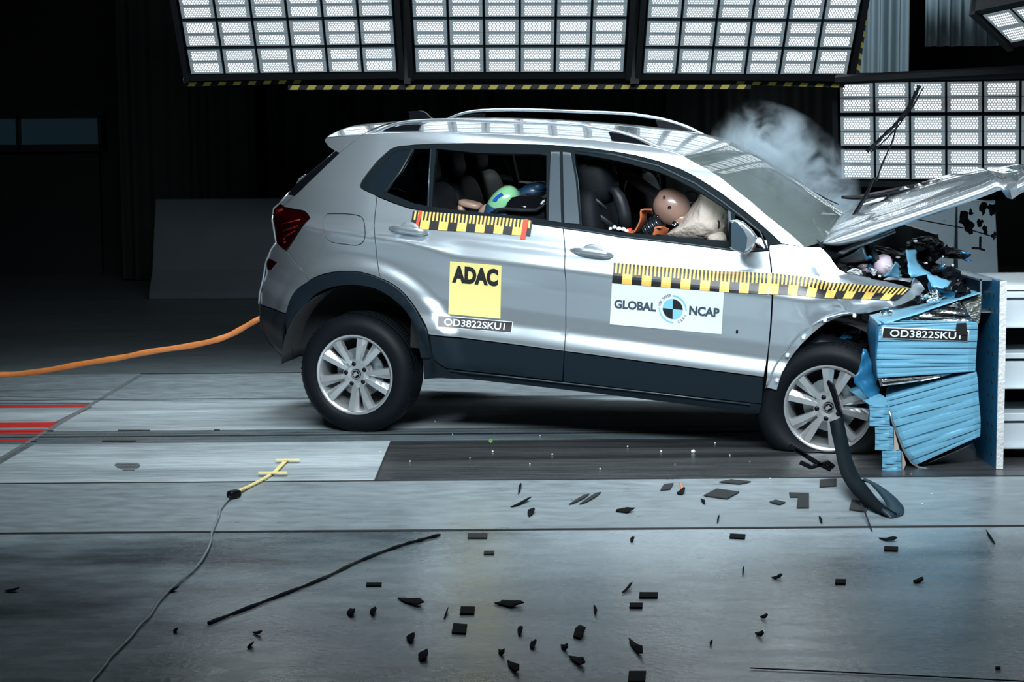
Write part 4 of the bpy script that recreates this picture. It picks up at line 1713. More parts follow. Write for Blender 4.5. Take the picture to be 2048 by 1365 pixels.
def seat(px_, y, lean, bright, zt=0.0):
    s = empty('front_seat', (px_, y, 0.62), car)
    rbox((0.22, 0, 0.10), (0.27, 0.25, 0.10), 4, TY(-6), M['seat'], 'seat_cushion', s)
    rbox((-0.09, 0, 0.42), (0.085, 0.25, 0.36), 3.5, TY(lean), M['seat'], 'seat_backrest', s)
    rbox((-0.17, 0, 0.86 + zt), (0.055, 0.135, 0.10), 3, TY(lean), M['seat'], 'headrest', s)
    for k in (-1, 1):
        MB().tube([(-0.14, k * 0.06, 0.70), (-0.16, k * 0.06, 0.82)], 0.006, 6).build('headrest_post', M['steel'], s)


seat(1.30, -0.38, -10, True)
seat(1.38, 0.38, -10, False)
s = empty('rear_seat', (0.42, 0, 0.62), car)
for y in (-0.42, 0.0, 0.42):
    rbox((0.26, y, 0.08), (0.27, 0.21, 0.09), 4, TY(-5), M['seat'], 'seat_cushion', s)
    rbox((-0.08, y, 0.40), (0.085, 0.21, 0.33), 4, TY(-14), M['seat2' if y > 0 else 'seat'], 'seat_backrest', s)
    rbox((-0.19, y, 0.80), (0.05, 0.13, 0.09), 3, TY(-14), M['seat'], 'headrest', s)
# driver's backrest bolster, side view behind the front window
b = MB()
zz1 = lambda pts: cp(1140, 220, 6.827, pts)
pts = [hit(x, y, fixed=-0.52) for x, y in zz1([(550, 1085), (620, 1110), (670, 1190), (710, 1300), (740, 1420), (760, 1600)])]
b.tube(pts, [0.015, 0.026, 0.034, 0.036, 0.036, 0.036], 12)
b.build('seat_bolster', M['seat2'], car, smooth=True)
pts = [hit(x, y, fixed=-0.50) for x, y in zz1([(100, 800), (140, 720), (220, 660), (330, 650), (430, 650)])]
b = MB().tube(pts, 0.008, 8)
b.build('airbag_curtain_tube', M['pillar'], car, smooth=True)
rbox(hit(1195, 362, fixed=-0.40), (0.10, 0.13, 0.13), 3, TY(-15), M['seat'], 'headrest')
pts = [hit(x, y, fixed=-0.30) for x, y in zz1([(740, 740), (760, 830), (700, 930), (620, 990)])]
MB().tube(pts, [0.012, 0.02, 0.018, 0.008], 8).build('headrest_rim', M['seat2'], car, smooth=True)
# diagonal webbing and belt of the driver
b = MB()
b.tube([hit(x, y, fixed=-0.30) for x, y in zz1([(760, 860), (950, 1000), (1200, 1180)])], 0.03, 6, flat=(1, 0.2))
b.build('seat_belt', M['belt'], car)
b = MB()
b.tube([hit(x, y, fixed=-0.55) for x, y in cp(900, 280, 6.827, [(1830, 880), (1900, 960), (2048, 1050), (2250, 1200)])], 0.014, 8, flat=(1, 0.3))
b.tube([hit(x, y, fixed=-0.55) for x, y in cp(900, 280, 6.827, [(1840, 820), (2000, 830), (2150, 950)])], [0.006, 0.012, 0.006], 8, flat=(1, 0.5))
b.build('belt_anchor', M['seat2'], car, smooth=True)
# pale dangling cloth strip and loose white bits at the belt line
b = MB()
b.tube([hit(x, y, fixed=-0.05) for x, y in zz1([(1205, 825), (1205, 910), (1225, 920), (1230, 1050), (1245, 1190)])], [0.009, 0.009, 0.005, 0.005, 0.005], 6, flat=(1, 0.5))
b.build('hanging_strap', M['chip'], car, smooth=True)
b = MB()
for (x, y, w_, h_) in ((1221, 458, 2.5, 3.5), (1229, 455, 3, 4), (1238, 458, 4, 4), (1247, 459, 4, 4), (1253, 462, 3.5, 3)):
    b.blob(hit(x, y, fixed=-0.70), (w_ / 380 * 1.3, 0.02, h_ / 380), 2, TY(20 + x))
b.build('padding_scrap', M['chip'], car, smooth=True)
b = MB()
b.box((0, -0.01, -0.008), (0.022, 0.01, 0.008), mtx=Matrix.Translation(hit(1255, 460, fixed=-0.66)))
b.build('buckle', M['redtape'], car)
# steering wheel ring glimpsed above the airbag
sw = hit(1380, 396, fixed=-0.20)
b = MB()
ring = [sw + Vector((0.005 * math.sin(a), 0.055 * 0.3 * math.cos(a), 0)) + Vector((0.034 * math.cos(a), 0, 0.034 * math.sin(a))) for a in [2 * math.pi * k / 28 for k in range(29)]]
b.tube(ring, 0.003, 6, cap=False)
b.build('grab_ring', M['black'], car, smooth=True)
rw = hit(1457, 346.5, fixed=-0.05)
rbox(rw, (0.030, 0.10, 0.022), 3, Matrix.Identity(4), M['black'], 'rear_view_mirror')
# inflated airbag
ab = hit(1398, 448, fixed=-0.42)


def crease(v):
    n = 0.010 * math.sin(34 * v.x + 9 * v.z + 3) * math.sin(29 * v.z - 7 * v.x) + 0.006 * math.sin(61 * v.x - 40 * v.z) + 0.005 * math.sin(70 * v.z + 20 * v.y)
    return v * (1 + n * 3.2)


def hull_bag():
    outl = cp(1240, 350, 6.827, [(610, 832), (720, 740), (830, 640), (900, 540), (970, 440), (1040, 350), (1110, 240), (1200, 250), (1330, 380), (1420, 470), (1460, 560), (1470, 700), (1450, 830), (1400, 900), (1200, 930), (950, 930), (700, 900)])
    c = (1240 + 1080 / 6.827, 350 + 640 / 6.827)
    V, Fc = [], []
    o2 = cr2(outl + [outl[0]], 4)[:-1]
    n = len(o2)
    rnd = random.Random(4)
    m = 12
    for i in range(m + 1):
        t = math.pi * (i + 0.02) / (m + 0.04)
        s = math.sin(t) ** 0.75
        yy = -0.40 - 0.20 * math.cos(t)
        for k, (x, y) in enumerate(o2):
            a = 2 * math.pi * k / n
            wr = 1 + (0.02 * math.sin(9 * a + 2 * i) + 0.012 * math.sin(17 * a - 3 * i)) * s ** 3
            q = hit(c[0] + (x - c[0]) * s * wr, c[1] + (y - c[1]) * s * wr, fixed=yy)
            q += Vector((0, 1, 0)) * 0.010 * math.sin(23 * q.x + 31 * q.z) * math.sin(41 * q.z - 17 * q.x)
            V.append(q)
    for i in range(m):
        for k in range(n):
            Fc.append([i * n + k, i * n + (k + 1) % n, (i + 1) * n + (k + 1) % n, (i + 1) * n + k])
    Fc.append(list(range(n))[::-1])
    o = mesh('airbag', V, Fc, M['airbag'], car)
    b = MB().tube([hit(x, y, fixed=-0.615) for x, y in cp(1240, 350, 6.827, [(1335, 622), (1352, 640), (1352, 720), (1335, 735)])], 0.004, 6)
    b.build('seam_slit', M['black'], o)
    rbox(hit(1433, 477, fixed=-0.52), (0.055, 0.05, 0.045), 2, TY(25), M['airbag'], 'airbag_fold', o)


hull_bag()

# ================================================================== bonnet and crushed nose (parts of the car)
def bonnet():
    ts = 8
    z7 = lambda pts: cp(1640, 330, 5.02, pts)
    flange = [(1645, 488), (1665, 492), (1687, 490.5), (1730, 480), (1760, 468), (1794, 455), (1850, 435.5), (1901, 418), (1950, 400), (1982, 388), (2003, 381), (2016, 396), (2040, 383), (2075, 372)]
    ridge = [(1646, 485), (1664, 477.5), (1684, 470), (1718, 458), (1745, 448), (1778, 438), (1832, 420), (1886, 401), (1935, 383), (1966, 372), (1990, 362), (2014, 368), (2040, 362), (2075, 352)]
    far = [(1664, 447), (1680, 428), (1700, 417), (1728, 406), (1750, 398), (1779, 388.5), (1812, 377), (1843, 366), (1890, 352), (1925, 345), (1955, 341), (1988, 340), (2022, 339), (2075, 343)]
    rnd = random.Random(2)
    A = [hit(x, y, fixed=-0.68) for x, y in flange]
    B = [hit(x, y, fixed=-0.665) for x, y in ridge]
    C = [hit(x, y, fixed=0.60) for x, y in far]
    A, B, C = catmull(A, 5), catmull(B, 5), catmull(C, 5)
    n = len(A)
    J = 22
    V, Fc = [], []
    for i in range(n):
        u = i / (n - 1)
        V.append(A[i])
        V.append(A[i].lerp(B[i], 0.5) + Vector((0, -0.012, 0)))
        for j in range(J + 1):
            t = j / J
            p = B[i].lerp(C[i], t)
            crown = 0.035 * math.sin(math.pi * t)
            fold = 0.004 * math.sin(7 * t + 9 * u) * u + 0.004 * max(0, math.sin(2 * math.pi * (t * 1.7 + u * 1.0))) ** 2 * (0.3 + u)
            groove = -0.010 * math.exp(-((t - 0.17 - 0.05 * u) / 0.03) ** 2)
            crush = 0.014 * sstep(0.86, 0.97, u) * (math.sin(40 * u + 11 * t) + 0.6 * math.sin(23 * t + 60 * u))
            V.append(p + Vector((0, 0, crown + fold + groove + crush)))
    m = J + 3
    for i in range(n - 1):
        for j in range(m - 1):
            a = i * m + j
            Fc.append([a, a + m, a + m + 1, a + 1])
    o = mesh('bonnet', V, Fc, M['paint'], car)
    s = o.modifiers.new('thickness', 'SOLIDIFY')
    s.thickness = 0.010
    s.offset = -1
    # folded corner flap at the front edge
    f = MB()
    q = [hit(x, y, fixed=yy) for x, y, yy in ((2003, 381, -0.69), (2016, 368, -0.69), (2034, 364, -0.66), (2052, 360, -0.6), (2062, 378, -0.6), (2040, 388, -0.66), (2024, 399, -0.70), (2014, 396, -0.69))]
    c = hit(2020, 379, fixed=-0.74)
    f.add([c] + q, [[0, i + 1, (i + 1) % 8 + 1] for i in range(8)])
    f.build('bonnet_corner', M['paint'], o)
    # inner frame seen at the hinge
    h = MB()
    h.tube([hit(x, y, fixed=-0.6) for x, y in ((1664, 517), (1678, 508), (1700, 497), (1735, 484), (1790, 462))], [0.014, 0.014, 0.013, 0.012, 0.010], 8, flat=(1, 0.6))
    h.build('bonnet_hinge', M['steel'], o, smooth=True)
    hb = MB()
    for k in range(4):
        hb.tube([hit(1634 + 3.2 * k, 479 + 3 * k, fixed=-0.66), hit(1640 + 3 * k, 492 + k, fixed=-0.66)], 0.003, 5)
    hb.build('hinge_bracket', M['pillar'], o)
    return o


bonnet()


def crumple(name, c, r, material, seed, parent, nu=9, nv=6, jag=0.45, sm=False):
    """torn, folded lump with its own sharp facets"""
    rnd = random.Random(seed)
    b = MB()
    vs = []
    for i in range(nv + 1):
        th = -math.pi / 2 + math.pi * i / nv
        for k in range(nu):
            ph = 2 * math.pi * (k + 0.5 * (i % 2)) / nu
            s = 1 + rnd.uniform(-jag, jag)
            vs.append(Vector(c) + Vector((math.cos(th) * math.cos(ph) * r[0] * s, math.cos(th) * math.sin(ph) * r[1] * s, math.sin(th) * r[2] * s)))
    fs = []
    for i in range(nv):
        for k in range(nu):
            a = i * nu + k
            fs.append([a, i * nu + (k + 1) % nu, (i + 1) * nu + (k + 1) % nu])
            fs.append([a, (i + 1) * nu + (k + 1) % nu, (i + 1) * nu + k])
    b.add(vs, fs)
    return b.build(name, material, parent, smooth=sm)


def sheet(name, px, Ys, material, parent, n=1, thick=0.003, wave=0.006, seed=1, hitf=None, sub_=3, smooth=True):
    """torn sheet: px outline quads rows -> grid; px is a list of rows of pixel points, Ys depth of each row"""
    rnd = random.Random(seed)
    rows_ = []
    for r_, Y in zip(px, Ys):
        ys = Y if isinstance(Y, (list, tuple)) else [Y] * len(r_)
        rows_.append(catmull([hitf(x, y, yy) if hitf else at(x, y, yy) for (x, y), yy in zip(r_, ys)], 4))
    cols_ = len(rows_[0])
    grid = []
    for k in range(cols_):
        grid.append(catmull([r_[k] for r_ in rows_], 4))
    V, Fc = [], []
    m = len(grid[0])
    for g in grid:
        for i, p in enumerate(g):
            V.append(p + Vector((rnd.uniform(-1, 1), rnd.uniform(-1, 1) * 1.5, rnd.uniform(-1, 1))) * wave * 0.3 + Vector((0, wave * math.sin(i * 1.3 + len(V) * 0.21), 0)))
    for k in range(cols_ - 1):
        for i in range(m - 1):
            a = k * m + i
            Fc.append([a, a + m, a + m + 1, a + 1])
    o = parent
    if parent is not None and parent is not car:
        V = [v - parent.location for v in V]
    ob = mesh(name, V, Fc, material, parent, smooth=smooth)
    s = ob.modifiers.new('thickness', 'SOLIDIFY')
    s.thickness = thick
    return ob


HF = lambda x, y, yy: hit(x, y, fixed=yy)
z7 = lambda pts: cp(1640, 330, 5.02, pts)
# engine bay innards
crumple('engine_block', hit(1745, 530, fixed=-0.10), (0.24, 0.30, 0.09), M['black'], 3, car, 30, 18, 0.09)
crumple('engine_block', hit(1790, 545, fixed=0.10), (0.25, 0.30, 0.12), M['black'], 5, car, 30, 18, 0.10)
crumple('firewall', hit(1700, 515, fixed=0.0), (0.07, 0.60, 0.09), M['dark'], 6, car, 20, 12, 0.08)
crumple('engine_cover', hit(1852, 492, fixed=0.25), (0.10, 0.16, 0.045), M['black'], 8, car, 28, 16, 0.10)
crumple('engine_cover', hit(1905, 508, fixed=0.30), (0.09, 0.12, 0.022), M['black'], 9, car, 28, 16, 0.12)
b = MB().tube([hit(x, y, fixed=-0.45) for x, y in ((1735, 480), (1745, 503), (1753, 521))], 0.019, 12)
b.build('strut_tube', M['pillar'], car, smooth=True)
sheet('inner_wing', [z7([(140, 965), (300, 900), (440, 800)]), z7([(170, 985), (320, 985), (480, 960)])], [-0.55, -0.50], M['steel'], car, hitf=HF, wave=0.002)
crumple('washer_tank', hit(1766, 531, fixed=-0.42), (0.050, 0.06, 0.055), M['washer'], 12, car, 14, 9, 0.10, True)
crumple('washer_tank_neck', hit(1735, 537, fixed=-0.38), (0.06, 0.04, 0.022), M['washer'], 14, car, 12, 7, 0.10, True)
sheet('torn_bracket', [z7([(270, 1075), (340, 1035), (420, 1065)]), z7([(300, 1090), (380, 1100), (430, 1110)])], [-0.60, -0.58], M['chip'], car, hitf=HF, wave=0.004, smooth=False)
sheet('torn_bracket', [z7([(515, 1040), (545, 1045), (575, 1060)]), z7([(525, 1100), (545, 1115), (560, 1090)])], [-0.58, -0.56], M['chip'], car, hitf=HF, wave=0.004, smooth=False)
sheet('wing_top_rail', [z7([(640, 1150), (780, 1150), (910, 1175)]), z7([(700, 1120), (800, 1135), (930, 1140)])], [-0.60, -0.55], M['whitesteel'], car, hitf=HF, wave=0.002, smooth=False)
# mangled metal in the front wheel arch
z9 = lambda pts: cp(1520, 600, 7.3, pts)
for i, (x, y, rx, rz_, mk) in enumerate(((1290, 520, 0.035, 0.028, 'deepblue'), (1400, 440, 0.035, 0.020, 'steel'), (1460, 540, 0.035, 0.022, 'black'), (1040, 500, 0.026, 0.012, 'steel'), (1330, 680, 0.014, 0.012, 'steel'), (1230, 460, 0.02, 0.012, 'foil'), (1500, 400, 0.02, 0.014, 'foil'), (1500, 620, 0.03, 0.03, 'black'))):
    (px_, py_), = z9([(x, y)])
    crumple('mangled_metal', hit(px_, py_, fixed=-0.60), (rx, 0.05, rz_), M[mk], 20 + i, car, 7, 5, 0.55)
# lower front corner of the sill torn open
for i, (x, y, r, mk) in enumerate(((1530, 800, 0.02, 'foil'), (1533, 815, 0.016, 'steel'), (1542, 790, 0.022, 'black'), (1526, 824, 0.018, 'black'), (1545, 778, 0.012, 'steel'))):
    crumple('mangled_metal', hit(x, y, fixed=-0.80), (r, 0.03, r), M[mk], 40 + i, car, 6, 4, 0.6)
rnd = random.Random(77)
for i in range(46):
    x = rnd.uniform(1690, 1935)
    y = rnd.uniform(500, 560) if x < 1830 else rnd.uniform(478, 545) + (x - 1830) * 0.25
    r_ = rnd.uniform(0.006, 0.020)
    mk = rnd.choice(('black', 'black', 'steel', 'foil', 'black', 'deepblue', 'chip'))
    if mk in ('foil', 'chip', 'steel'):
        r_ *= 0.45
    crumple('broken_part', hit(x, y, fixed=-0.32 - rnd.random() * 0.2), (r_ * rnd.uniform(1, 2), r_, r_ * rnd.uniform(0.5, 1)), M[mk], 200 + i, car, 7, 5, 0.5)
# thick black rubber seal trailing from the bonnet and the torn cowl strip
b = MB().tube(catmull([hit(x, y, fixed=-0.05) for x, y in z7([(700, 300), (640, 360), (500, 430), (390, 520), (310, 590), (200, 670), (110, 730), (0, 790)])], 5), [0.007] * 8 + [0.011] * 12 + [0.015] * 16, 8)
b.build('bonnet_seal', M['black'], car, smooth=True)
ct = MB()
up = catmull([hit(x, y, fixed=0.12) for x, y in z7([(215, 330), (350, 322), (600, 275), (830, 222), (1100, 172), (1370, 125)])], 4)
dn = catmull([hit(x, y, fixed=0.10) for x, y in z7([(215, 338), (380, 350), (640, 325), (860, 300), (1130, 238), (1370, 142)])], 4)
n = len(up)
ct.add(up + dn, [[i, i + 1, n + i + 1, n + i] for i in range(n - 1)])
o = ct.build('cowl_strip', M['black'], car, smooth=True)
s = o.modifiers.new('thickness', 'SOLIDIFY')
s.thickness = 0.012
for x, y, w_, h_ in ((850, 243, 50, 14), (990, 212, 45, 12), (1110, 197, 50, 12)):
    (x0, y0), (x1, y1) = z7([(x - w_, y + h_), (x + w_, y - h_)])
    p0, p1 = hit(x0, y0, fixed=0.085), hit(x1, y1, fixed=0.085)
    MB().tube([p0, p0.lerp(p1, 0.5) + Vector((0, 0, 0.006)), p1], [0.004, 0.009, 0.004], 8, flat=(1, 0.4)).build('strip_hole_edge', M['foil'], o, smooth=True)
# wiper arm and blade thrown upwards
arm = MB()
z1500 = lambda pts: cp(1500, 0, 3.591, pts)
apts = [hit(x, y, fixed=-0.15) for x, y in [(1706, 434), (1722, 408), (1735, 386), (1748, 358)] + z1500([(910, 1290), (945, 1190), (985, 1100), (1025, 1010), (1047, 925)])]
arm.tube(catmull(apts, 4), [0.011] * 9 + [0.008] * 8 + [0.0045] * 16, 8, flat=(1, 0.7))
ar = arm.build('wiper_arm', M['black'], car, smooth=True)
bl = MB()
bp_ = [hit(x, y, fixed=-0.15) for x, y in z1500([(840, 1090), (900, 1035), (970, 965), (1045, 895), (1090, 840), (1140, 770), (1190, 670), (1218, 612)])]
bl.tube(catmull(bp_, 4), [0.008 + 0.004 * (i % 3 == 0) for i in range(29)], 8, flat=(1, 0.5))
bl.tube([p + Vector((0.02, 0.005, -0.010 * math.sin(i * 1.1))) for i, p in enumerate(bp_)], 0.004, 6)
bl.build('wiper_blade', M['black'], ar, smooth=True)
# second wiper and thin lines at the far side of the screen
b = MB()
zz2 = lambda pts: cp(1400, 300, 6.827, pts)
b.tube([hit(x, y, fixed=0.45) for x, y in zz2([(740, 175), (850, 240), (1150, 380), (1500, 550), (1750, 680), (1890, 745)])], [0.004, 0.007, 0.005, 0.004, 0.003, 0.003], 6)
b.tube([hit(x, y, fixed=0.5) for x, y in zz2([(1510, 570), (1700, 740), (1900, 900)])], 0.003, 6)
b.build('far_wiper', M['black'], car, smooth=True)


# ================================================================== the deformable barrier
YF = 8.42
bar = empty('deformable_barrier', at(1860, 950, 8.8), None, 'sky blue honeycomb crash barrier crushed by the car nose, on a tall drilled plate', 'crash barrier')
bar.location.z = 0
BO = bar.location.copy()


def bpt(x, y, o_=0.0, Y=YF):
    return at(x, y, Y - o_) - BO


def pleated(name, L, R, rows_, Y, depth, material, amp=0.007, nu=14, seed=0, lean=0.0):
    """block whose near face is folded into pleats running between the left and right edge curves"""
    rnd = random.Random(seed)
    sub_ = 4
    nr = rows_ * sub_
    Lc = catmull([Vector((x, y, 0)) for x, y in L], 8)
    Rc = catmull([Vector((x, y, 0)) for x, y in R], 8)

    def smp(c, t):
        f = t * (len(c) - 1)
        i = min(len(c) - 2, int(f))
        return c[i].lerp(c[i + 1], f - i)
    V, Fc = [], []
    jit = [rnd.uniform(-0.25, 0.25) for _ in range(rows_ + 1)]
    for i in range(nr + 1):
        t = (i // sub_ + (0, 0.07, 0.5, 0.93)[i % sub_]) / rows_
        tj = min(1, max(0, t + (jit[i // sub_] / rows_ * 0.5 if 0 < i < nr else 0)))
        a, c = smp(Lc, tj), smp(Rc, tj)
        ph = (i % sub_) / sub_
        for j in range(nu + 1):
            u = j / nu
            x, y = a.x + (c.x - a.x) * u, a.y + (c.y - a.y) * u
            d = amp * (0.0, 0.85, 1.0, 0.85)[i % sub_] * (1 - 0.5 * math.sin(3 * u + 1.7 * (i // sub_)) ** 2) + 0.0035 * math.sin(5 * u + 2.1 * (i // sub_))
            e = -0.012 if j in (0, nu) else 0
            V.append(bpt(x, y, d + e, Y))
    m = nu + 1
    N1 = len(V)
    for v in list(V):
        V.append(v + Vector((lean, depth, 0)))
    for i in range(nr + 1):
        for j in range(m):
            V[N1 + i * m + j].x += 0.21 * (1 - j / nu)
    for i in range(nr):
        for j in range(nu):
            a = i * m + j
            Fc.append([a, a + m, a + m + 1, a + 1])
            Fc.append([a + N1, a + 1 + N1, a + m + 1 + N1, a + m + N1])
    for i in range(nr):
        a = i * m
        Fc.append([a, a + N1, a + m + N1, a + m])
        a = i * m + nu
        Fc.append([a, a + m, a + m + N1, a + N1])
    for j in range(nu):
        Fc.append([j, j + 1, j + 1 + N1, j + N1])
        a = nr * m + j
        Fc.append([a, a + N1, a + 1 + N1, a + 1])
    o = mesh(name, V, Fc, material, bar, smooth=False)
    return o


z8 = lambda pts: cp(1680, 560, 5.565, pts)
up_blk = pleated('upper_honeycomb_block', z8([(470, 470), (425, 540), (415, 620), (405, 760), (398, 880), (400, 980), (415, 1095)]), z8([(1490, 470), (1532, 490), (1530, 620), (1520, 760), (1512, 900), (1510, 960), (1505, 1020)]), 12, YF, 0.95, M['sky'], 0.010, seed=1)
top_w = pleated('bare_honeycomb', z8([(1330, 240), (1050, 330), (800, 400), (600, 462)]), z8([(1340, 262), (1400, 350), (1450, 420), (1500, 466)]), 5, YF + 0.02, 0.9, M['foil'], 0.010, seed=2)
side_w = pleated('bare_honeycomb', z8([(1345, 250), (1400, 350), (1450, 420), (1500, 466)]), z8([(1585, 165), (1580, 280), (1565, 400), (1545, 500)]), 9, YF + 0.04, 0.8, mat('honeycomb_dull', (0.22, 0.24, 0.22), 0.4, 0.7, bump=1.0, bscale=70), 0.004, seed=3)
gap_w = pleated('bare_honeycomb', z8([(425, 1098), (440, 1150), (450, 1190)]), z8([(1280, 1040), (1150, 1080), (900, 1130)]), 2, YF + 0.02, 0.7, M['foil'], 0.010, nu=22, seed=4)
lo_blk = pleated('lower_honeycomb_block', [(1771, 796), (1775, 812), (1781, 835), (1791, 862), (1801, 890), (1812, 912), (1833, 930)], [(1953, 744), (1956, 765), (1957, 790), (1959, 815), (1961, 838), (1961, 858), (1960, 873)], 11, YF - 0.01, 0.93, M['sky'], 0.009, seed=5)
# folded blue cladding sheets
sheet('cladding_sheet', [z8([(1575, 155), (1300, 235), (1050, 320), (780, 410), (590, 465), (430, 500)]), z8([(1440, 110), (1150, 215), (850, 290), (640, 330), (480, 365), (330, 400)])], [[8.40, 8.42, 8.42, 8.41, 8.41, 8.42], [8.75, 8.75, 8.75, 8.75, 8.7, 8.62]], M['sky'], bar, wave=0.004)
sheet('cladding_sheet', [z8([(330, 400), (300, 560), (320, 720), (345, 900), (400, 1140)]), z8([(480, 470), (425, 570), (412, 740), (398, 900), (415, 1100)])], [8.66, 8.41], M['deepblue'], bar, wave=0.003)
sheet('cladding_sheet', [z7([(865, 850), (880, 980), (890, 1080), (920, 1140)]), z7([(985, 850), (970, 960), (1070, 1060), (1110, 1080)])], [[9.0, 8.9, 8.8, 8.8], [9.1, 9.0, 8.9, 8.85]], M['sky'], bar, wave=0.008, seed=3)
sheet('cladding_sheet', [z7([(640, 1120), (700, 1060), (760, 970)]), z7([(820, 1135), (800, 1090), (790, 1010)])], [8.85, 8.95], M['sky'], bar, wave=0.010, seed=5)
sheet('cladding_sheet', [z7([(1070, 1090), (1160, 1120), (1330, 1180)]), z7([(1110, 1220), (1200, 1240), (1290, 1230)])], [8.75, 8.65], M['sky'], bar, wave=0.012, seed=6)
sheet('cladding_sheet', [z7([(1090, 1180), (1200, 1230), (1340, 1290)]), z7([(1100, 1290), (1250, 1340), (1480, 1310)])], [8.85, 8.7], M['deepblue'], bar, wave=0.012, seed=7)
# nearer upright blue tongue in front of the wheel
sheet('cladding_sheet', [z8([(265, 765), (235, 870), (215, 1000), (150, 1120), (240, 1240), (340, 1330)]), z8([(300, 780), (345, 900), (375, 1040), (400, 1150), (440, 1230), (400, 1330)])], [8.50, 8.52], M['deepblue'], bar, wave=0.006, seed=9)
# foil crumbs and black lumps in the crush zone
for i, (x, y, r, mk) in enumerate(((1070, 180, 0.030, 'foil'), (1010, 200, 0.028, 'foil'), (880, 225, 0.022, 'black'), (930, 190, 0.015, 'foil'), (1330, 130, 0.040, 'black'), (1270, 60, 0.03, 'black'), (1410, 140, 0.022, 'black'), (560, 365, 0.014, 'foil'), (480, 368, 0.012, 'foil'))):
    (px_, py_), = z8([(x, y)])
    o = crumple('crushed_lump', at(px_, py_, 8.55) - BO, (r, r, r * 0.8), M[mk], 60 + i, bar, 8, 6, 0.5)
for i, (x, y, r) in enumerate(((1310, 1110, 0.055), (1160, 1060, 0.02), (1380, 1180, 0.03))):
    (px_, py_), = z7([(x, y)])
    crumple('crushed_lump', at(px_, py_, 8.8) - BO, (r, r, r * 0.7), M['black'], 80 + i, bar, 8, 6, 0.3)
# bumper element: three stepped blocks
for k, (x0, y0, x1, y1) in enumerate(((1739, 811, 1779, 853), (1750, 855, 1787, 901), (1764, 903, 1803, 949.5))):
    pleated('bumper_block', [(x0, y0), (x0 + 0.5, (y0 + y1) / 2), (x0, y1)], [(x1, y0 + 1), (x1, (y0 + y1) / 2), (x1 + 1, y1 + 1)], 7, 8.36 - 0.01 * k, 0.85, M['sky'], 0.005, nu=4, seed=10 + k)
b = MB()
b.prism([bpt(x, y, 0.06) for x, y in ((1740, 811), (1776, 812), (1772, 796))], (0, 0.8, 0))
b.build('bumper_block_top', M['sky'], bar)
for k, (a, c, d_) in enumerate((((1788, 858), (1799, 900), (1788, 902)), ((1804, 903), (1812, 928), (1804, 950)))):
    b = MB().prism([bpt(x, y, 0.05) for x, y in (a, c, d_)], (0, 0.5, 0))
    b.build('cardboard_spacer', M['cardboard'], bar)
# bent silver back sheet hanging below
sheet('bent_back_sheet', [[(1806, 906), (1833, 931), (1880, 915), (1946, 886)], [(1822, 928), (1850, 937), (1900, 925), (1952, 905)], [(1834, 934), (1872, 941), (1925, 952), (1951, 925)], [(1836, 935), (1870, 940), (1910, 949), (1943, 953)]], [8.50, 8.55, 8.62, 8.66], M['steel'], bar, wave=0.0)
ed = MB().tube([bpt(x, y, 0.02) for x, y in ((1776, 815), (1784, 842), (1796, 872), (1808, 902), (1822, 925), (1836, 935), (1870, 941), (1905, 950), (1930, 955))], 0.006, 6)
ed.build('sheet_edge', M['steel'], bar, smooth=True)
# label plate
LQ = z8([(472, 525), (1440, 563), (1430, 692), (458, 655)])
BF = lambda x, y, o_: bpt(x, y, 0.012 + o_)
lp_ = quad_grid('test_number_plate', LQ, M['white'], 10, 2, 0.0, bar, 0.002, fn=BF)
quad_grid('plate_field', sub(LQ, 0.014, 0.09, 0.986, 0.92), M['inkblack'], 10, 2, 0.0015, lp_, fn=BF)
decal_text('lettering', 'OD3822SKU1', LQ, M['white'], lp_, 0.003, bold=0.012, box=(0.095, 0.20, 0.905, 0.80), fn=BF)
sc_ = z8([(1300, 485), (1405, 480), (1412, 562), (1418, 615), (1322, 612), (1290, 560)])
b = MB().prism([bpt(x, y, 0.020) for x, y in sc_], (0, 0.004, 0))
b.build('plate_scrap', M['inkblack'], bar)
# tall drilled mounting plate, edge-on to the camera
XP = at(1997, 700, 8.36).x
b = MB()
zt = at(1997, 563, 8.36).z
b.box((XP, 8.36, 0.0), (XP + 0.030, 9.95, zt))
b.v = [v - BO for v in b.v]
pl = b.build('mounting_plate', [M['deepblue']], bar)
b = MB().box((XP - 0.001, 8.352, 0.002), (XP + 0.031, 8.36, zt + 0.002))
b.v = [v - BO for v in b.v]
b.build('worn_plate_edge', M['platewhite'], pl)
hl = MB()
rnd = random.Random(5)
for r_ in range(12):
    for q in range(2):
        z_ = 0.06 + r_ * 0.068
        y_ = 8.44 + q * 0.075 + (0.02 if r_ % 2 else 0)
        mtx = Matrix.Translation(Vector((XP - 0.0015, y_, z_)) - BO) @ Matrix.Rotation(math.pi / 2, 4, 'Z')
        h_ = MB().lathe([(0.0, 0), (0.010, 0), (0.010, -0.003), (0.0, -0.003)], 12, mtx=mtx)
        h_.build('drill_hole', M['dark'], pl)
# upper frame bars: top flange and inner web, running away from the camera
b = MB()
b.box((XP - 0.055, 8.50, zt - 0.008), (XP, 9.95, zt + 0.0))
b.box((XP - 0.055, 8.50, zt - 0.160), (XP, 9.9, zt - 0.154))
b.box((XP - 0.055, 8.50, zt - 0.160), (XP - 0.048, 8.51, zt))
b.v = [v - BO for v in b.v]
b.build('top_flange', M['steel'], bar)
for k in range(5):
    p = Vector((XP - 0.03, 8.7 + 0.25 * k, zt - 0.08)) - BO
    MB().blob(p, (0.014, 0.012, 0.012), 3).build('flange_bolt', M['steel'], bar, smooth=True)


# white steel carriage carrying the barrier
cr = empty('barrier_carriage', (XP + 0.4, 9.3, 0), None, 'white ribbed steel carriage with a brass roller behind the drilled plate', 'carriage')
CO = cr.location.copy()


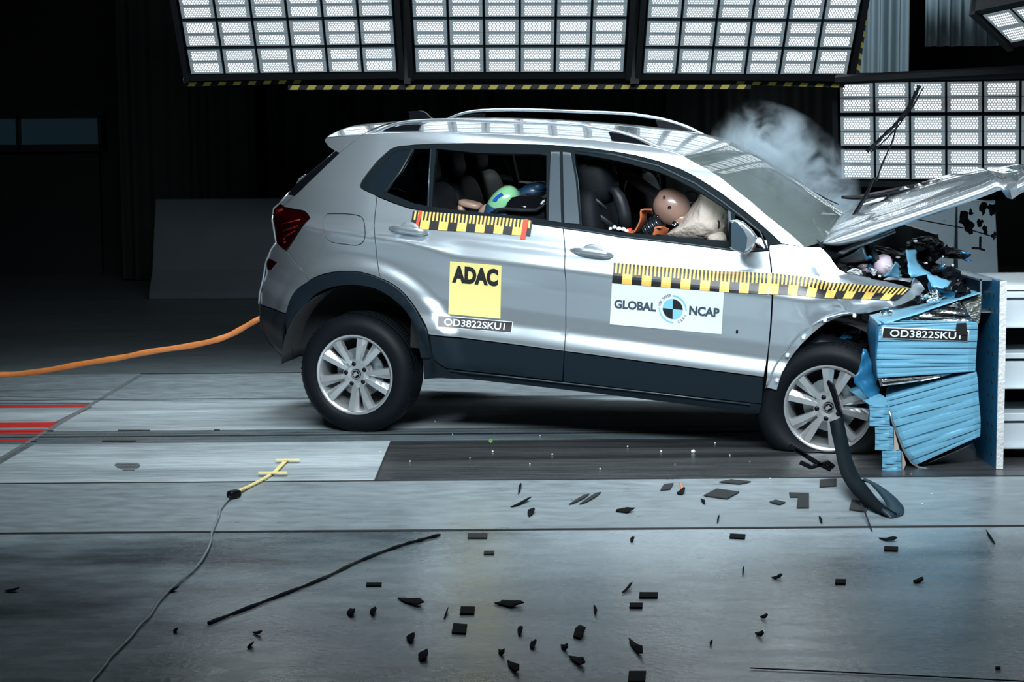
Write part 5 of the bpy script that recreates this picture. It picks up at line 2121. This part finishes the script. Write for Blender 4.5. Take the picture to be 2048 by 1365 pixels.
def beam(y0, y1, Y, d, mk, name='cross_beam', x0=None):
    a, c = at(2009, y0, Y), at(2009, y1, Y)
    b = MB().box((XP + 0.031 if x0 is None else x0, Y, c.z), (XP + 1.6, Y + d, a.z))
    b.v = [v - CO for v in b.v]
    return bevel(b.build(name, M[mk], cr), 0.004)


beam(586, 597, 8.62, 0.5, 'whitesteel')
beam(598, 655, 8.64, 0.12, 'whitesteel')
beam(652, 657, 8.60, 0.2, 'whitesteel')
beam(707, 718, 8.62, 0.4, 'whitesteel')
beam(723, 776, 8.64, 0.12, 'whitesteel')
beam(774, 779, 8.60, 0.2, 'whitesteel')
beam(827, 843, 8.62, 0.4, 'whitesteel')
beam(846, 896, 8.64, 0.12, 'whitesteel')
beam(893, 899, 8.60, 0.2, 'whitesteel')
beam(570, 581, 8.7, 0.8, 'whitesteel', 'top_deck')
beam(556, 564, 9.2, 0.4, 'whitesteel', 'top_deck')
beam(600, 900, 9.3, 0.5, 'frame', 'core')
a = at(2036, 932, 8.75)
mtx = Matrix.Translation(Vector((a.x, a.y, 0.058)) - CO) @ Matrix.Rotation(math.pi / 2, 4, 'Z')
b = MB()
b.lathe([(0.0, -0.045), (0.030, -0.045), (0.034, -0.038), (0.045, -0.036), (0.050, -0.030), (0.050, 0.030), (0.045, 0.036), (0.034, 0.038), (0.030, 0.045), (0.0, 0.045)], 36, mtx=mtx)
b.build('roller', M['brass'], cr, smooth=False)
b = MB().lathe([(0, -0.075), (0.012, -0.075), (0.012, 0.1), (0, 0.1)], 12, mtx=mtx)
b.build('axle', M['steel'], cr)
b = MB().box((0.15, -0.6, 0.02), (1.2, 0.3, 0.14))
b.build('chassis_rail', M['frame'], cr)


# ================================================================== torn arch trim dangling from the front wheel to the floor
z10 = lambda pts: cp(1640, 760, 4.549, pts)
tr = empty('wheel_arch_trim', fl(1780, 1035), None, 'long black wheel arch trim torn off, hanging in front of the front wheel and curling on the floor', 'trim')
TO = tr.location.copy()


def ribbon(name, Lp, Rp, Ys, material, parent, org, thick=0.012, n=5):
    A = catmull([at(x, y, Y) - org for (x, y), Y in zip(Lp, Ys)], n)
    B = catmull([at(x, y, Y) - org for (x, y), Y in zip(Rp, Ys)], n)
    k = len(A)
    V = []
    for a, c in zip(A, B):
        m_ = (a + c) / 2 + Vector((0, -0.012, 0))
        V += [a, m_, c]
    F_ = []
    for i in range(k - 1):
        for j in range(2):
            q = i * 3 + j
            F_.append([q, q + 3, q + 4, q + 1])
    o = mesh(name, V, F_, material, parent)
    s = o.modifiers.new('thickness', 'SOLIDIFY')
    s.thickness = thick
    s.offset = 0
    return o


Lp = z10([(90, 385), (110, 510), (140, 640), (165, 770), (205, 880), (280, 1010), (360, 1090), (460, 1180), (560, 1235), (640, 1262)])
Rp = z10([(205, 340), (235, 480), (270, 650), (305, 770), (360, 890), (420, 960), (480, 1040), (560, 1130), (640, 1190), (700, 1225)])
Ys = [8.22, 8.17, 8.05, 7.90, 7.75, 7.58, 7.48, 7.38, 7.30, 7.27]
ribbon('trim_strip', Lp, Rp, Ys, M['trimblack'], tr, TO)
Lp = z10([(385, 910), (470, 960), (560, 1060), (610, 1150), (600, 1190), (560, 1190), (640, 1262)])
Rp = z10([(400, 905), (520, 960), (660, 1060), (745, 1150), (766, 1200), (740, 1255), (650, 1280)])
ribbon('trim_curl', Lp, Rp, [7.66, 7.60, 7.50, 7.42, 7.36, 7.28, 7.24], mat('cladding_inner', (0.012, 0.035, 0.052), 0.5), tr, TO)
b = MB().tube([at(x, y, Y) - TO for (x, y), Y in zip(z10([(70, 15), (105, 60), (130, 130), (165, 250), (200, 330)]), [8.35, 8.33, 8.32, 8.3, 8.28])], [0.010, 0.020, 0.020, 0.018, 0.014], 8, flat=(1, 0.35))
b.build('trim_bracket', M['black'], tr)
b = MB().tube([at(x, y, Y) - TO for (x, y), Y in zip(z10([(375, 1130), (400, 1180), (440, 1290), (475, 1390)]), [7.40, 7.28, 7.12, 6.98])], 0.0035, 6)
b.build('loose_wire', M['black'], tr)
b = MB()
for pts in ([(1578, 892), (1600, 905), (1632, 925), (1662, 940)], [(1600, 925), (1622, 935), (1645, 928)], [(1590, 898), (1612, 912)], [(1635, 930), (1655, 925), (1668, 935)]):
    b = MB().tube([at(x, y, 8.25) for x, y in pts], 0.011, 6, flat=(1, 0.5))
    b.build('torn_plastic_strip', M['black'], label={892: 'long torn black plastic strip under the flattened front tyre', 925: 'short torn black strip on the dark floor left of the hanging trim', 898: 'small bluish-black sliver at the lower left of the front tyre', 930: 'curved torn black strip touching the hanging trim'}[pts[0][1]], cat='plastic strip', group='torn strips under the front wheel', recenter=True)

# ================================================================== crash test dummies inside the car
def seat_thing(name, p, label, cat):
    o = empty(name, (0, 0, 0), None, label, cat)
    o.matrix_world = CARM @ Matrix.Translation(p)
    return o


dum = seat_thing('crash_test_dummy', Vector((1.45, -0.40, 0.75)), 'brown-headed crash test dummy in the driver seat, face in the airbag', 'crash test dummy')
DO = Vector((1.45, -0.40, 0.75))
z6 = lambda pts: cp(1240, 350, 6.827, pts)


def dp(x, y, yy):
    return hit(x, y, fixed=yy) - DO


hc = dp(1343, 414, -0.42)
ry = Matrix.Rotation(math.radians(38), 4, 'Y')


def headf(v):
    # skull: fuller at the back, narrower towards the chin
    k = 1.0 - 0.18 * sstep(-0.01, -0.10, v.z)
    return Vector((v.x * (1.0 + 0.05 * (v.z > 0)), v.y * k, v.z))


hb = MB().blob(hc, (0.098, 0.078, 0.094), 2.1, ry, 36, 24, fn=headf)
hb.blob(hc + Vector((0.055, 0.0, -0.062)), (0.052, 0.055, 0.050), 2.2, ry, 24, 16)
head = hb.build('head', M['skin'], dum, smooth=True)
for (x, y, r) in ((675, 445, 0.0085), (603, 300, 0.006), (512, 565, 0.008)):
    p = dp(*z6([(x, y)])[0], -0.50)
    MB().blob(p, (r, 0.010, r), 2).build('head_hole', M['black'], head, smooth=True)
    MB().blob(p + Vector((0.001, -0.009, -0.001)), (r * 0.45, 0.004, r * 0.45), 2).build('head_screw', M['foil'], head, smooth=True)
nb = MB()
a, c = dp(*z6([(560, 640)])[0], -0.44), dp(*z6([(350, 760)])[0], -0.42)
ax = (c - a)
q = ax.to_track_quat('Y', 'Z').to_matrix().to_4x4()
L_ = ax.length
prof = []
for k in range(4):
    y0 = L_ * k / 4
    prof += [(0.040, y0), (0.046, y0 + 0.003), (0.046, y0 + L_ / 4 * 0.62), (0.040, y0 + L_ / 4 * 0.68), (0.036, y0 + L_ / 4 * 0.72), (0.036, y0 + L_ / 4 * 0.95)]
nb.lathe([(0, 0)] + prof + [(0, L_)], 32, mtx=Matrix.Translation(a) @ q)
nb.build('neck', mat('neck_rubber', (0.012, 0.018, 0.025), 0.25, coat=0.6), dum, smooth=True)
for k in range(4):
    rg_ = MB().lathe([(0.0455, L_ * (k + 0.60) / 4), (0.0475, L_ * (k + 0.62) / 4), (0.0475, L_ * (k + 0.68) / 4), (0.0455, L_ * (k + 0.7) / 4)], 32, mtx=Matrix.Translation(a) @ q)
    rg_.build('neck_disc', M['pillar'], dum, smooth=True)


def dsheet(name, L, R, yl, yr, material):
    A = catmull([dp(x, y, yl) for x, y in z6(L)], 5)
    B = catmull([dp(x, y, yr) for x, y in z6(R)], 5)
    n = len(A)
    V = []
    for p, r_ in zip(A, B):
        V += [p, (p + r_) / 2 + Vector((-0.01, 0, 0.006)), r_]
    F_ = [[i * 3 + j, i * 3 + 3 + j, i * 3 + 4 + j, i * 3 + 1 + j] for i in range(n - 1) for j in range(2)]
    o = mesh(name, V, F_, material, dum)
    s = o.modifiers.new('thickness', 'SOLIDIFY')
    s.thickness = 0.008
    return o


dsheet('neck_shield', [(185, 780), (230, 700), (270, 600), (272, 500), (310, 465), (440, 462)], [(245, 785), (300, 700), (345, 590), (355, 500), (390, 500), (455, 520)], -0.57, -0.50, M['shield'])
dsheet('neck_shield', [(440, 820), (460, 760), (475, 712), (560, 710)], [(610, 830), (640, 780), (665, 735), (650, 722)], -0.58, -0.52, M['shield'])
MB().blob(dp(1272, 540, -0.40), (0.14, 0.19, 0.15), 3, Matrix.Rotation(math.radians(40), 4, 'Y')).build('torso', M['seat'], dum, smooth=True)
MB().tube([dp(1275, 525, -0.60), dp(1330, 560, -0.64), dp(1400, 560, -0.55)], [0.055, 0.045, 0.035], 14).build('arm', M['seat'], dum, smooth=True)
MB().blob(dp(1262, 464, -0.50), (0.03, 0.03, 0.008), 2.5).build('shoulder', M['shield'], dum, smooth=True)
for i, (x, y) in enumerate(((722, 680), (755, 672), (780, 650), (745, 690))):
    MB().blob(dp(*z6([(x, y)])[0], -0.505), (0.0035, 0.003, 0.003), 3).build('load_cell_screw', M['chip'], dum, smooth=True)
MB().blob(dp(*z6([(760, 675)])[0], -0.49), (0.020, 0.012, 0.011), 3, Matrix.Rotation(math.radians(35), 4, 'Y')).build('load_cell', M['black'], dum, smooth=True)

# child dummy and child seat on the rear bench
z5 = lambda pts: cp(900, 280, 6.827, pts)
CD = Vector((0.70, -0.38, 0.85))
chd = seat_thing('child_dummy', CD, 'pale green headed child dummy leaning in a black child seat behind the rear window', 'crash test dummy')


def cpnt(x, y, yy):
    p, = z5([(x, y)])
    return hit(*p, fixed=yy) - CD


g = MB()
hc = cpnt(715, 870, -0.38)
gry = Matrix.Rotation(math.radians(38), 4, 'Y')
g.blob(hc, (0.112, 0.080, 0.070), 2.2, Matrix.Rotation(math.radians(-52), 4, 'Y'), 30, 20)
gh = g.build('head', M['green'], chd, smooth=True)
mk = [cpnt(x, y, -0.462) for x, y in ((578, 822), (640, 755), (700, 718), (722, 750), (655, 800), (640, 835), (605, 848))]
b = MB().prism(mk, (0, 0.006, 0))
b.build('blue_tape_mark', M['bluetape'], gh)
g = MB().tube([cpnt(745, 635, -0.26), cpnt(790, 690, -0.27), cpnt(860, 790, -0.28), cpnt(920, 880, -0.28)], [0.012, 0.028, 0.045, 0.05], 16)
g.build('forehead_cap', M['beige'], chd, smooth=True)
g = MB().blob(cpnt(470, 990, -0.36), (0.03, 0.04, 0.05), 2.5, Matrix.Rotation(math.radians(30), 4, 'Y'))
g.build('chin', M['beige'], chd, smooth=True)
g = MB().blob(cpnt(720, 1130, -0.36), (0.10, 0.11, 0.14), 3)
g.build('torso', M['bluecloth'], chd, smooth=True)
g = MB().blob(cpnt(1110, 730, -0.20), (0.075, 0.07, 0.055), 2.4, Matrix.Rotation(math.radians(-28), 4, 'Y'))
g.blob(cpnt(1200, 640, -0.20), (0.05, 0.06, 0.03), 2.4, Matrix.Rotation(math.radians(-10), 4, 'Y'))
g.build('blue_sleeve', M['bluecloth'], chd, smooth=True)
g = MB().blob(cpnt(950, 710, -0.22), (0.022, 0.03, 0.014), 2.4)
g.build('hand', M['pillar'], chd, smooth=True)

CSO = Vector((0.85, -0.40, 0.75))
cs = seat_thing('child_car_restraint', CSO, 'black moulded child seat shell beside the green dummy head', 'child restraint')


def spnt(x, y, yy):
    p, = z5([(x, y)])
    return hit(*p, fixed=yy) - CSO


b = MB()
o1 = [spnt(x, y, -0.47) for x, y in ((750, 930), (790, 850), (850, 790), (950, 768), (1100, 765), (1230, 775), (1290, 800), (1290, 960), (1200, 965), (1000, 960), (850, 945))]
b.prism(o1, (0, 0.30, 0))
bevel(b.build('seat_shell', M['black'], cs), 0.02, 3)
MB().tube([spnt(x, y, -0.50) for x, y in ((560, 1000), (640, 955), (760, 945), (980, 962), (1180, 960), (1270, 900), (1300, 860))], [0.006, 0.009, 0.010, 0.012, 0.012, 0.010, 0.008], 10).build('shell_rim', M['seat2'], cs, smooth=True)
MB().prism([spnt(x, y, -0.46) for x, y in ((560, 1010), (640, 965), (760, 955), (980, 972), (1180, 975), (1290, 930), (1290, 1110), (1040, 1085), (800, 1060), (600, 1040))], (0, 0.28, 0)).build('seat_base', M['seat'], cs)
MB().prism([spnt(x, y, -0.485) for x, y in ((1232, 870), (1262, 830), (1292, 815), (1292, 870), (1255, 900))], (0, 0.01, 0)).build('buckle', M['chip'], cs)
MB().blob(spnt(1000, 915, -0.478), (0.02, 0.004, 0.005), 2).build('shell_slot', M['foil'], cs, smooth=True)

AR = Vector((0.62, -0.25, 0.95))
ar_ = seat_thing('child_dummy', AR, 'beige dummy limb block lying on the rear bench, left of the green head', 'crash test dummy')
p0, p1 = z5([(280, 880)])[0], z5([(160, 970)])[0]
MB().blob(hit(*p0, fixed=-0.28) - AR, (0.066, 0.05, 0.020), 3.2, Matrix.Rotation(math.radians(9), 4, 'Y')).build('limb', M['beige'], ar_, smooth=True)
MB().blob(hit(*p1, fixed=-0.28) - AR, (0.022, 0.04, 0.04), 3).build('limb_joint', M['beige'], ar_, smooth=True)

# ================================================================== debris on the floor
def shard(kind, x, y, w, h, a, label, cat, material='shard', group=None, name=None, seed=0, th=0.004, z=0.003):
    """thin fragment; w,h in pixels of the photograph, a = slant in degrees; laid on the floor at its real size"""
    rnd = random.Random(seed or int(x * 7 + y * 13))
    ca, sa = math.cos(math.radians(a)), math.sin(math.radians(a))

    def T(u, v):
        return fl(x + (u * ca - v * sa), y + (u * sa + v * ca), z)
    if kind == 'rect':
        sk = 0.12
        loc = [(-w / 2, -h / 2), (w / 2 + sk * h, -h / 2 + rnd.uniform(0, .6)), (w / 2, h / 2), (-w / 2 - sk * h, h / 2)]
    elif kind == 'blob':
        loc = []
        n = 9
        for i in range(n):
            t = 2 * math.pi * i / n
            s = rnd.uniform(0.7, 1.15)
            loc.append((w / 2 * math.cos(t) * s, h / 2 * math.sin(t) * s))
    elif kind == 'sliver':
        loc = [(-w / 2, 0), (-w * 0.1, -h / 2 * rnd.uniform(.6, 1)), (w * 0.3, -h / 2), (w / 2, h * 0.1), (w * 0.25, h / 2), (-w * 0.2, h / 2 * rnd.uniform(.5, 1))]
    elif kind == 'diamond':
        loc = [(-w / 2, h * 0.05), (-w * .12, -h / 2), (w / 2, -h * 0.05), (w * .14, h / 2)]
    elif kind == 'tee':
        loc = [(-w / 2, -h / 2), (w / 2, -h / 2 + 1), (w / 2, h / 2), (-w * 0.12, h / 2), (-w * 0.05, -h * 0.22), (-w / 2 + 2, -h * 0.22)]
    pts = [T(u, v) for u, v in loc]
    b = MB().prism(pts, (0, 0, th))
    o = b.build(name or {'shard': 'plastic_shard', 'tapegrey': 'tape_patch'}.get(material, 'debris_piece'), M[material], label=label, cat=cat, group=group, recenter=True)
    if kind in ('sliver', 'blob') and material == 'shard':
        # fragments are not flat: lift one side a little
        me = o.data
        xs = [v.co.x for v in me.vertices]
        for v in me.vertices:
            if v.co.x > 0:
                v.co.z += 0.012 * v.co.x / max(0.01, max(xs))
    return o


P, S_, T_ = 'plastic shard', 'black plastic shard', 'tape patch'
D = [
 # kind, x, y, w, h, angle, label, category, material
 ('sliver', 24, 1183.5, 30, 4, 0, 'thin black shard alone at the left edge of the dark foreground', P, 'shard'),
 ('sliver', 345, 1183, 26, 4, -8, 'black shard touching the grey cord, mid length', P, 'shard'),
 ('blob', 352, 1263, 12, 9, 10, 'small black shard right of the grey cord near its dark end', P, 'shard'),
 ('sliver', 515, 1269, 20, 6, 15, 'curved black shard left of centre foreground, upper of two close ones', P, 'shard'),
 ('sliver', 501, 1294, 15, 7, -20, 'forked black shard left of centre foreground, lower of two close ones', P, 'shard'),
 ('blob', 702, 1228, 17, 17, -20, 'curled black shard, left one of a matching pair', P, 'shard'),
 ('blob', 747, 1225, 16, 19, 15, 'curled black shard, right one of a matching pair', P, 'shard'),
 ('rect', 748, 1170.5, 30, 6, 0, 'flat dark strip above the pair of curled shards', P, 'shard'),
 ('sliver', 822, 1205, 56, 12, 14, 'long black shard slanting down to the right above the square patches', P, 'shard'),
 ('rect', 935, 1222.5, 27, 14, 0, 'square black tape patch, upper one of two in the foreground', T_, 'shard'),
 ('rect', 919, 1259, 26, 18, 4, 'square black tape patch, lower one of two in the foreground', T_, 'shard'),
 ('blob', 821, 1279, 20, 19, 0, 'triangular black shard left of the lower square patch', P, 'shard'),
 ('blob', 846, 1313, 25, 20, -10, 'rounded black shard nearest the bottom, left of centre', P, 'shard'),
 ('sliver', 892, 1230, 22, 4, -65, 'thin upright sliver just left of the upper square patch', P, 'shard'),
 ('blob', 1018, 1210, 54, 12, 8, 'wide ragged black shard in the centre foreground', P, 'shard'),
 ('rect', 978, 1107, 20, 6, 0, 'small grey tape patch just below the long floor seam, centre', T_, 'tapegrey'),
 ('rect', 955, 1073, 38, 9, 0, 'faint grey tape patch touching the long floor seam', T_, 'tapegrey'),
 ('sliver', 1003, 1307, 17, 9, 40, 'small slanting black shard left of a longer one, bottom centre', P, 'shard'),
 ('sliver', 1027, 1336, 36, 12, 45, 'longer black shard slanting down at the very bottom, centre', P, 'shard'),
 ('blob', 1040, 1264, 11, 16, 0, 'small upright black shard below the wide ragged one', P, 'shard'),
 ('sliver', 1039, 980, 20, 6, -75, 'upright grey-black shard behind the seam, first right of the centre', P, 'shard'),
 ('blob', 1061, 1027, 16, 14, -10, 'Y-shaped dark fragment behind the seam', P, 'shard'),
 ('sliver', 1042, 1008, 45, 3.5, -20, 'long thin strip lying beside the Y-shaped fragment', P, 'shard'),
 ('sliver', 1158, 1000, 46, 5, -28, 'long grey splinter behind the seam, left of two parallel ones', P, 'tapegrey'),
 ('sliver', 1180, 998, 50, 6, -30, 'long grey splinter behind the seam, right of two parallel ones', P, 'tapegrey'),
 ('diamond', 1334, 975, 30, 14, -25, 'dark grey patch left of the orange scrap', T_, 'tapegrey'),
 ('blob', 1362, 986, 18, 9, -20, 'dark scrap below the upright orange scrap', P, 'shard'),
 ('sliver', 1363, 975, 24, 5, 72, 'small orange-brown scrap standing out on the pale floor', P, 'hose'),
 ('blob', 1250, 1022.5, 42, 8, 2, 'wedge-shaped dark shard behind the seam, alone', P, 'shard'),
 ('diamond', 1443, 989, 72, 21, -4, 'large grey diamond-shaped tape patch', T_, 'tapegrey'),
 ('diamond', 1470, 965, 64, 9, 0, 'grey patch at the edge of the dark track, above the large diamond', T_, 'tapegrey'),
 ('diamond', 1555, 1006, 32, 9, 3, 'small dark diamond patch left of the L-shaped patch', T_, 'tapegrey'),
 ('tee', 1598, 1002, 40, 30, 0, 'dark L-shaped tape patch in front of the front wheel', T_, 'tapegrey'),
 ('rect', 1718, 1013, 32, 20, 8, 'dark tape patch under the hanging trim', T_, 'tapegrey'),
 ('rect', 1656, 967, 32, 14, -4, 'dark tape patch left of the hanging trim near the track', T_, 'tapegrey'),
 ('sliver', 1406, 1004, 14, 4, 50, 'tiny dark sliver right of the large diamond patch', P, 'shard'),
 ('sliver', 1436, 1042, 12, 4, -70, 'tiny dark sliver just behind the seam below the diamond patch', P, 'shard'),
 ('sliver', 1641, 1042, 14, 4, 60, 'tiny dark sliver behind the seam left of the curled trim', P, 'shard'),
 ('rect', 1475, 1074, 30, 8, 3, 'dark patch just in front of the seam, right of centre', T_, 'shard'),
 ('sliver', 1776, 1080.5, 38, 5, 8, 'thin black shard just in front of the seam below the curled trim', P, 'shard'),
 ('rect', 1782, 1099, 27, 8, 2, 'dark rectangular piece below the thin shard on the right', P, 'shard'),
 ('rect', 1681, 1165, 20, 9, 0, 'rounded black piece in the glossy area, left of a smaller one', P, 'shard'),
 ('blob', 1838, 1164.5, 24, 7, 0, 'small lens-shaped black piece in the blue sheen', P, 'shard'),
 ('sliver', 1554, 1157, 22, 5, 0, 'small black lens-shaped piece left of the rounded black piece', P, 'shard'),
 ('sliver', 1486, 1146, 13, 4, -80, 'tiny upright sliver in the centre right foreground', P, 'shard'),
 ('blob', 1264, 1081, 9, 8, 0, 'small black crumb in front of the seam', P, 'shard'),
 ('rect', 1297, 1192, 36, 10, 0, 'black rectangle, upper one of a stepped pair', T_, 'shard'),
 ('rect', 1272, 1212.5, 25, 9, 0, 'black rectangle, lower one of a stepped pair', T_, 'shard'),
 ('sliver', 1254, 1180, 26, 5, -35, 'thin slanting sliver left of the stepped pair', P, 'shard'),
 ('sliver', 1190, 1221, 20, 6, 75, 'upright black sliver left of the stepped pair, lower', P, 'shard'),
 ('blob', 1158, 1268, 24, 26, 30, 'largest curled black shard in the centre foreground', P, 'shard'),
 ('blob', 1066, 1292, 13, 15, 0, 'small black shard left of the largest curled one', P, 'shard'),
 ('sliver', 1129, 1297, 19, 8, 35, 'small slanting shard, upper left of a longer one', P, 'shard'),
 ('sliver', 1154, 1324, 40, 12, 30, 'long rounded black shard below the largest curled one', P, 'shard'),
 ('sliver', 1272, 1296, 46, 11, 50, 'jagged black shard slanting down right of centre', P, 'shard'),
 ('sliver', 1519, 1271.5, 20, 6, 22, 'small black shard right of centre foreground', P, 'shard'),
 ('sliver', 1528, 1237, 16, 4, 10, 'thin black shard above the small one right of centre', P, 'shard'),
 ('blob', 1422, 1288, 7, 7, 0, 'black crumb between the jagged shard and the small shard', P, 'shard'),
 ('rect', 1274, 1355, 32, 20, 0, 'black square piece cut by the bottom edge', T_, 'shard'),
 ('rect', 1996, 1338, 10, 4, 0, 'tiny black piece near the lower right corner', P, 'shard'),
 ('sliver', 1981, 1078, 30, 3, 50, 'thin dark line-like splinter at the right edge in front of the seam', P, 'shard'),
]
for k, d in enumerate(D):
    shard(*d[:8], material=d[8], group='fragments scattered on the floor', seed=k + 1)

# long rubber strip in the foreground
p = catmull([fl(x, y, 0.006) for x, y in ((417, 1247), (520, 1207), (640, 1160), (720, 1122), (800, 1092), (836, 1082), (880, 1070))], 6)
MB().tube(p, [0.006 + 0.0015 * math.sin(i * 1.7) for i in range(len(p))], 6).build('rubber_strip', M['black'], label='long thin black rubber strip lying diagonally across the foreground', cat='rubber strip', recenter=True)
p = catmull([fl(x, y, 0.004) for x, y in ((1500, 1337), (1640, 1343), (1800, 1351), (2060, 1364))], 5)
MB().tube(p, 0.002, 5).build('thin_wire', M['black'], label='hair-thin dark wire along the bottom right edge', cat='wire', recenter=True)

# bright crumbs and glass chips, each its own piece
rnd = random.Random(11)
proto = crumple('glass_chip', (0, 0, 0.004), (0.005, 0.005, 0.004), M['chip'], 5, None, 5, 3, 0.3)
tag(proto, 'tiny bright glass chip on the floor', 'chip', 'tiny bright chips on the floor')
spots = [(1387, 907), (1105, 911), (1060, 930), (940, 918), (870, 845), (905, 870), (988, 868), (1080, 873), (1322, 905), (1430, 888), (1460, 912), (1560, 880), (1700, 958), (1822, 950), (1845, 1010), (1863, 990), (1900, 985), (1750, 1000), (985, 905), (1255, 895), (1500, 925), (760, 905), (1200, 940), (820, 925), (1540, 960), (1350, 930)]
for i, (x, y) in enumerate(spots):
    o = proto if i == 0 else proto.copy()
    if i:
        SC.collection.objects.link(o)
    g_ = fl(x, y)
    o.location = (g_.x, g_.y, 0.001)
    o.rotation_euler = (0, 0, rnd.uniform(0, 6))
    s = 2.2 if i == 0 else rnd.uniform(0.5, 1.0)
    o.scale = (s, s, s)
proto['label'] = 'largest bright chip, white, on the dark track below the sill'
for o in SC.objects:
    if o.name.startswith('glass_chip.'):
        o['label'] = 'tiny bright glass chip on the floor'
# little green leaf on the track
lf = MB().prism([fl(x, y, 0.004) for x, y in ((977, 884), (980, 878), (983, 881), (986, 878), (985, 885), (981, 888))], (0, 0, 0.003))
lf.build('green_leaf', M['leaf'], label='tiny green leaf on the track below the rear door', cat='leaf', recenter=True)

# fragments in the air in front of the grey block
fl_specs = [
 (1930, 440, 0.030, 'black ragged fragment flying, largest in front of the grey block'),
 (1939, 455, 0.022, 'black fragment flying just below the largest one'),
 (1960, 446, 0.014, 'small black fragment flying right of the largest one'),
 (1942, 425, 0.012, 'small black fragment flying above the largest one'),
 (1970, 460, 0.015, 'black fragment flying right, near the block edge'),
 (1988, 472, 0.014, 'black fragment flying at the right edge of the narrow block'),
 (1966, 418, 0.022, 'dark torn piece hanging below the bonnet front corner, left one'),
 (1984, 420, 0.020, 'dark torn piece hanging below the bonnet front corner, right one'),
 (1894, 500, 0.016, 'upright dark fragment flying above the barrier top'),
]
for i, (x, y, r, lab) in enumerate(fl_specs):
    c = at(x, y, 9.2)
    o = crumple('flying_fragment', (0, 0, 0), (r, r * 0.4, r * 1.2), M['shard'], 90 + i, None, 7, 5, 0.6)
    o.location = c
    tag(o, lab, 'fragment', 'black fragments thrown up by the crash')
b = MB()
b.tube([at(x, y, 9.3) for x, y in z7([(1525, 835), (1600, 840), (1655, 860)])], 0.006, 6)
b.tube([at(x, y, 9.3) for x, y in z7([(1610, 720), (1608, 840)])], 0.006, 6)
b.build('flying_bracket', M['shard'], label='T-shaped black bracket flying in front of the narrow grey block', cat='bracket', recenter=True)
b = MB().tube([at(x, y, 9.6) for x, y in z7([(960, 545), (1200, 590), (1450, 635), (1600, 680), (1800, 740)])], 0.003, 6)
b.build('loose_cable', M['shard'], label='thin black cable stretched in the air behind the raised bonnet', cat='cable', recenter=True)
c = at(*z7([(1250, 558)])[0], 9.4)
o = crumple('flying_chip', (0, 0, 0), (0.006, 0.004, 0.005), M['chip'], 5, None, 6, 4, 0.3)
o.location = c
tag(o, 'white chip flying in front of the wide grey block', 'chip')


# ================================================================== airbag smoke drifting over the windscreen
def smoke_mat(name, dens, scale, seed, zfade):
    m = bpy.data.materials.new(name)
    m.use_nodes = True
    nt = m.node_tree
    N, L = nt.nodes, nt.links
    N.remove(N['Principled BSDF'])
    out = N['Material Output']
    v = N.new('ShaderNodeVolumePrincipled')
    v.inputs['Color'].default_value = (0.72, 0.86, 0.95, 1)
    v.inputs['Anisotropy'].default_value = 0.2
    tc = N.new('ShaderNodeTexCoord')
    nz = N.new('ShaderNodeTexNoise')
    nz.noise_dimensions = '4D'
    nz.inputs['W'].default_value = seed
    nz.inputs['Scale'].default_value = scale
    nz.inputs['Detail'].default_value = 5
    nz.inputs['Roughness'].default_value = 0.6
    nz.inputs['Distortion'].default_value = 0.6
    L.new(tc.outputs['Object'], nz.inputs['Vector'])
    # fade to nothing at the cloud boundary (object space radius 1)
    ln = N.new('ShaderNodeVectorMath')
    ln.operation = 'LENGTH'
    mp = N.new('ShaderNodeMapping')
    mp.inputs['Scale'].default_value = zfade
    L.new(tc.outputs['Object'], mp.inputs[0])
    L.new(mp.outputs[0], ln.inputs[0])
    a = N.new('ShaderNodeMath')
    a.operation = 'SUBTRACT'
    a.use_clamp = True
    a.inputs[0].default_value = 1.0
    L.new(ln.outputs['Value'], a.inputs[1])
    c = N.new('ShaderNodeMapRange')
    L.new(nz.outputs['Fac'], c.inputs['Value'])
    c.inputs['From Min'].default_value = 0.44
    c.inputs['From Max'].default_value = 0.66
    c.inputs['To Min'].default_value = 0.0
    c.inputs['To Max'].default_value = dens
    e = N.new('ShaderNodeMath')
    e.operation = 'MULTIPLY'
    L.new(a.outputs[0], e.inputs[0])
    L.new(c.outputs[0], e.inputs[1])
    L.new(e.outputs[0], v.inputs['Density'])
    L.new(v.outputs[0], out.inputs['Volume'])
    return m


def smoke(name, c, r, rot, dens, scale, seed, label, parent=None):
    b = MB().blob((0, 0, 0), r, 2, None, 24, 16)
    m = smoke_mat(name + '_volume', dens, scale, seed, (1 / r[0], 1 / r[1], 1 / r[2]))
    o = b.build(name, m, parent, smooth=True)
    o.location = c
    o.rotation_euler = (0, rot, 0)
    tag(o, label, 'smoke', kind='stuff')
    return o


smoke('airbag_smoke', at(1572, 335, 10.7), (0.52, 0.36, 0.32), math.radians(38), 34, 5.0, 1.3, 'pale blue airbag smoke rising behind the windscreen')
# thinner haze filling the front of the cabin
smoke('cabin_haze', CARM @ Vector((1.98, 0.0, 1.28)), (0.55, 0.62, 0.24), math.radians(34), 16.0, 3.0, 4.1, 'thin pale haze from the airbags inside the front cabin, under the windscreen')
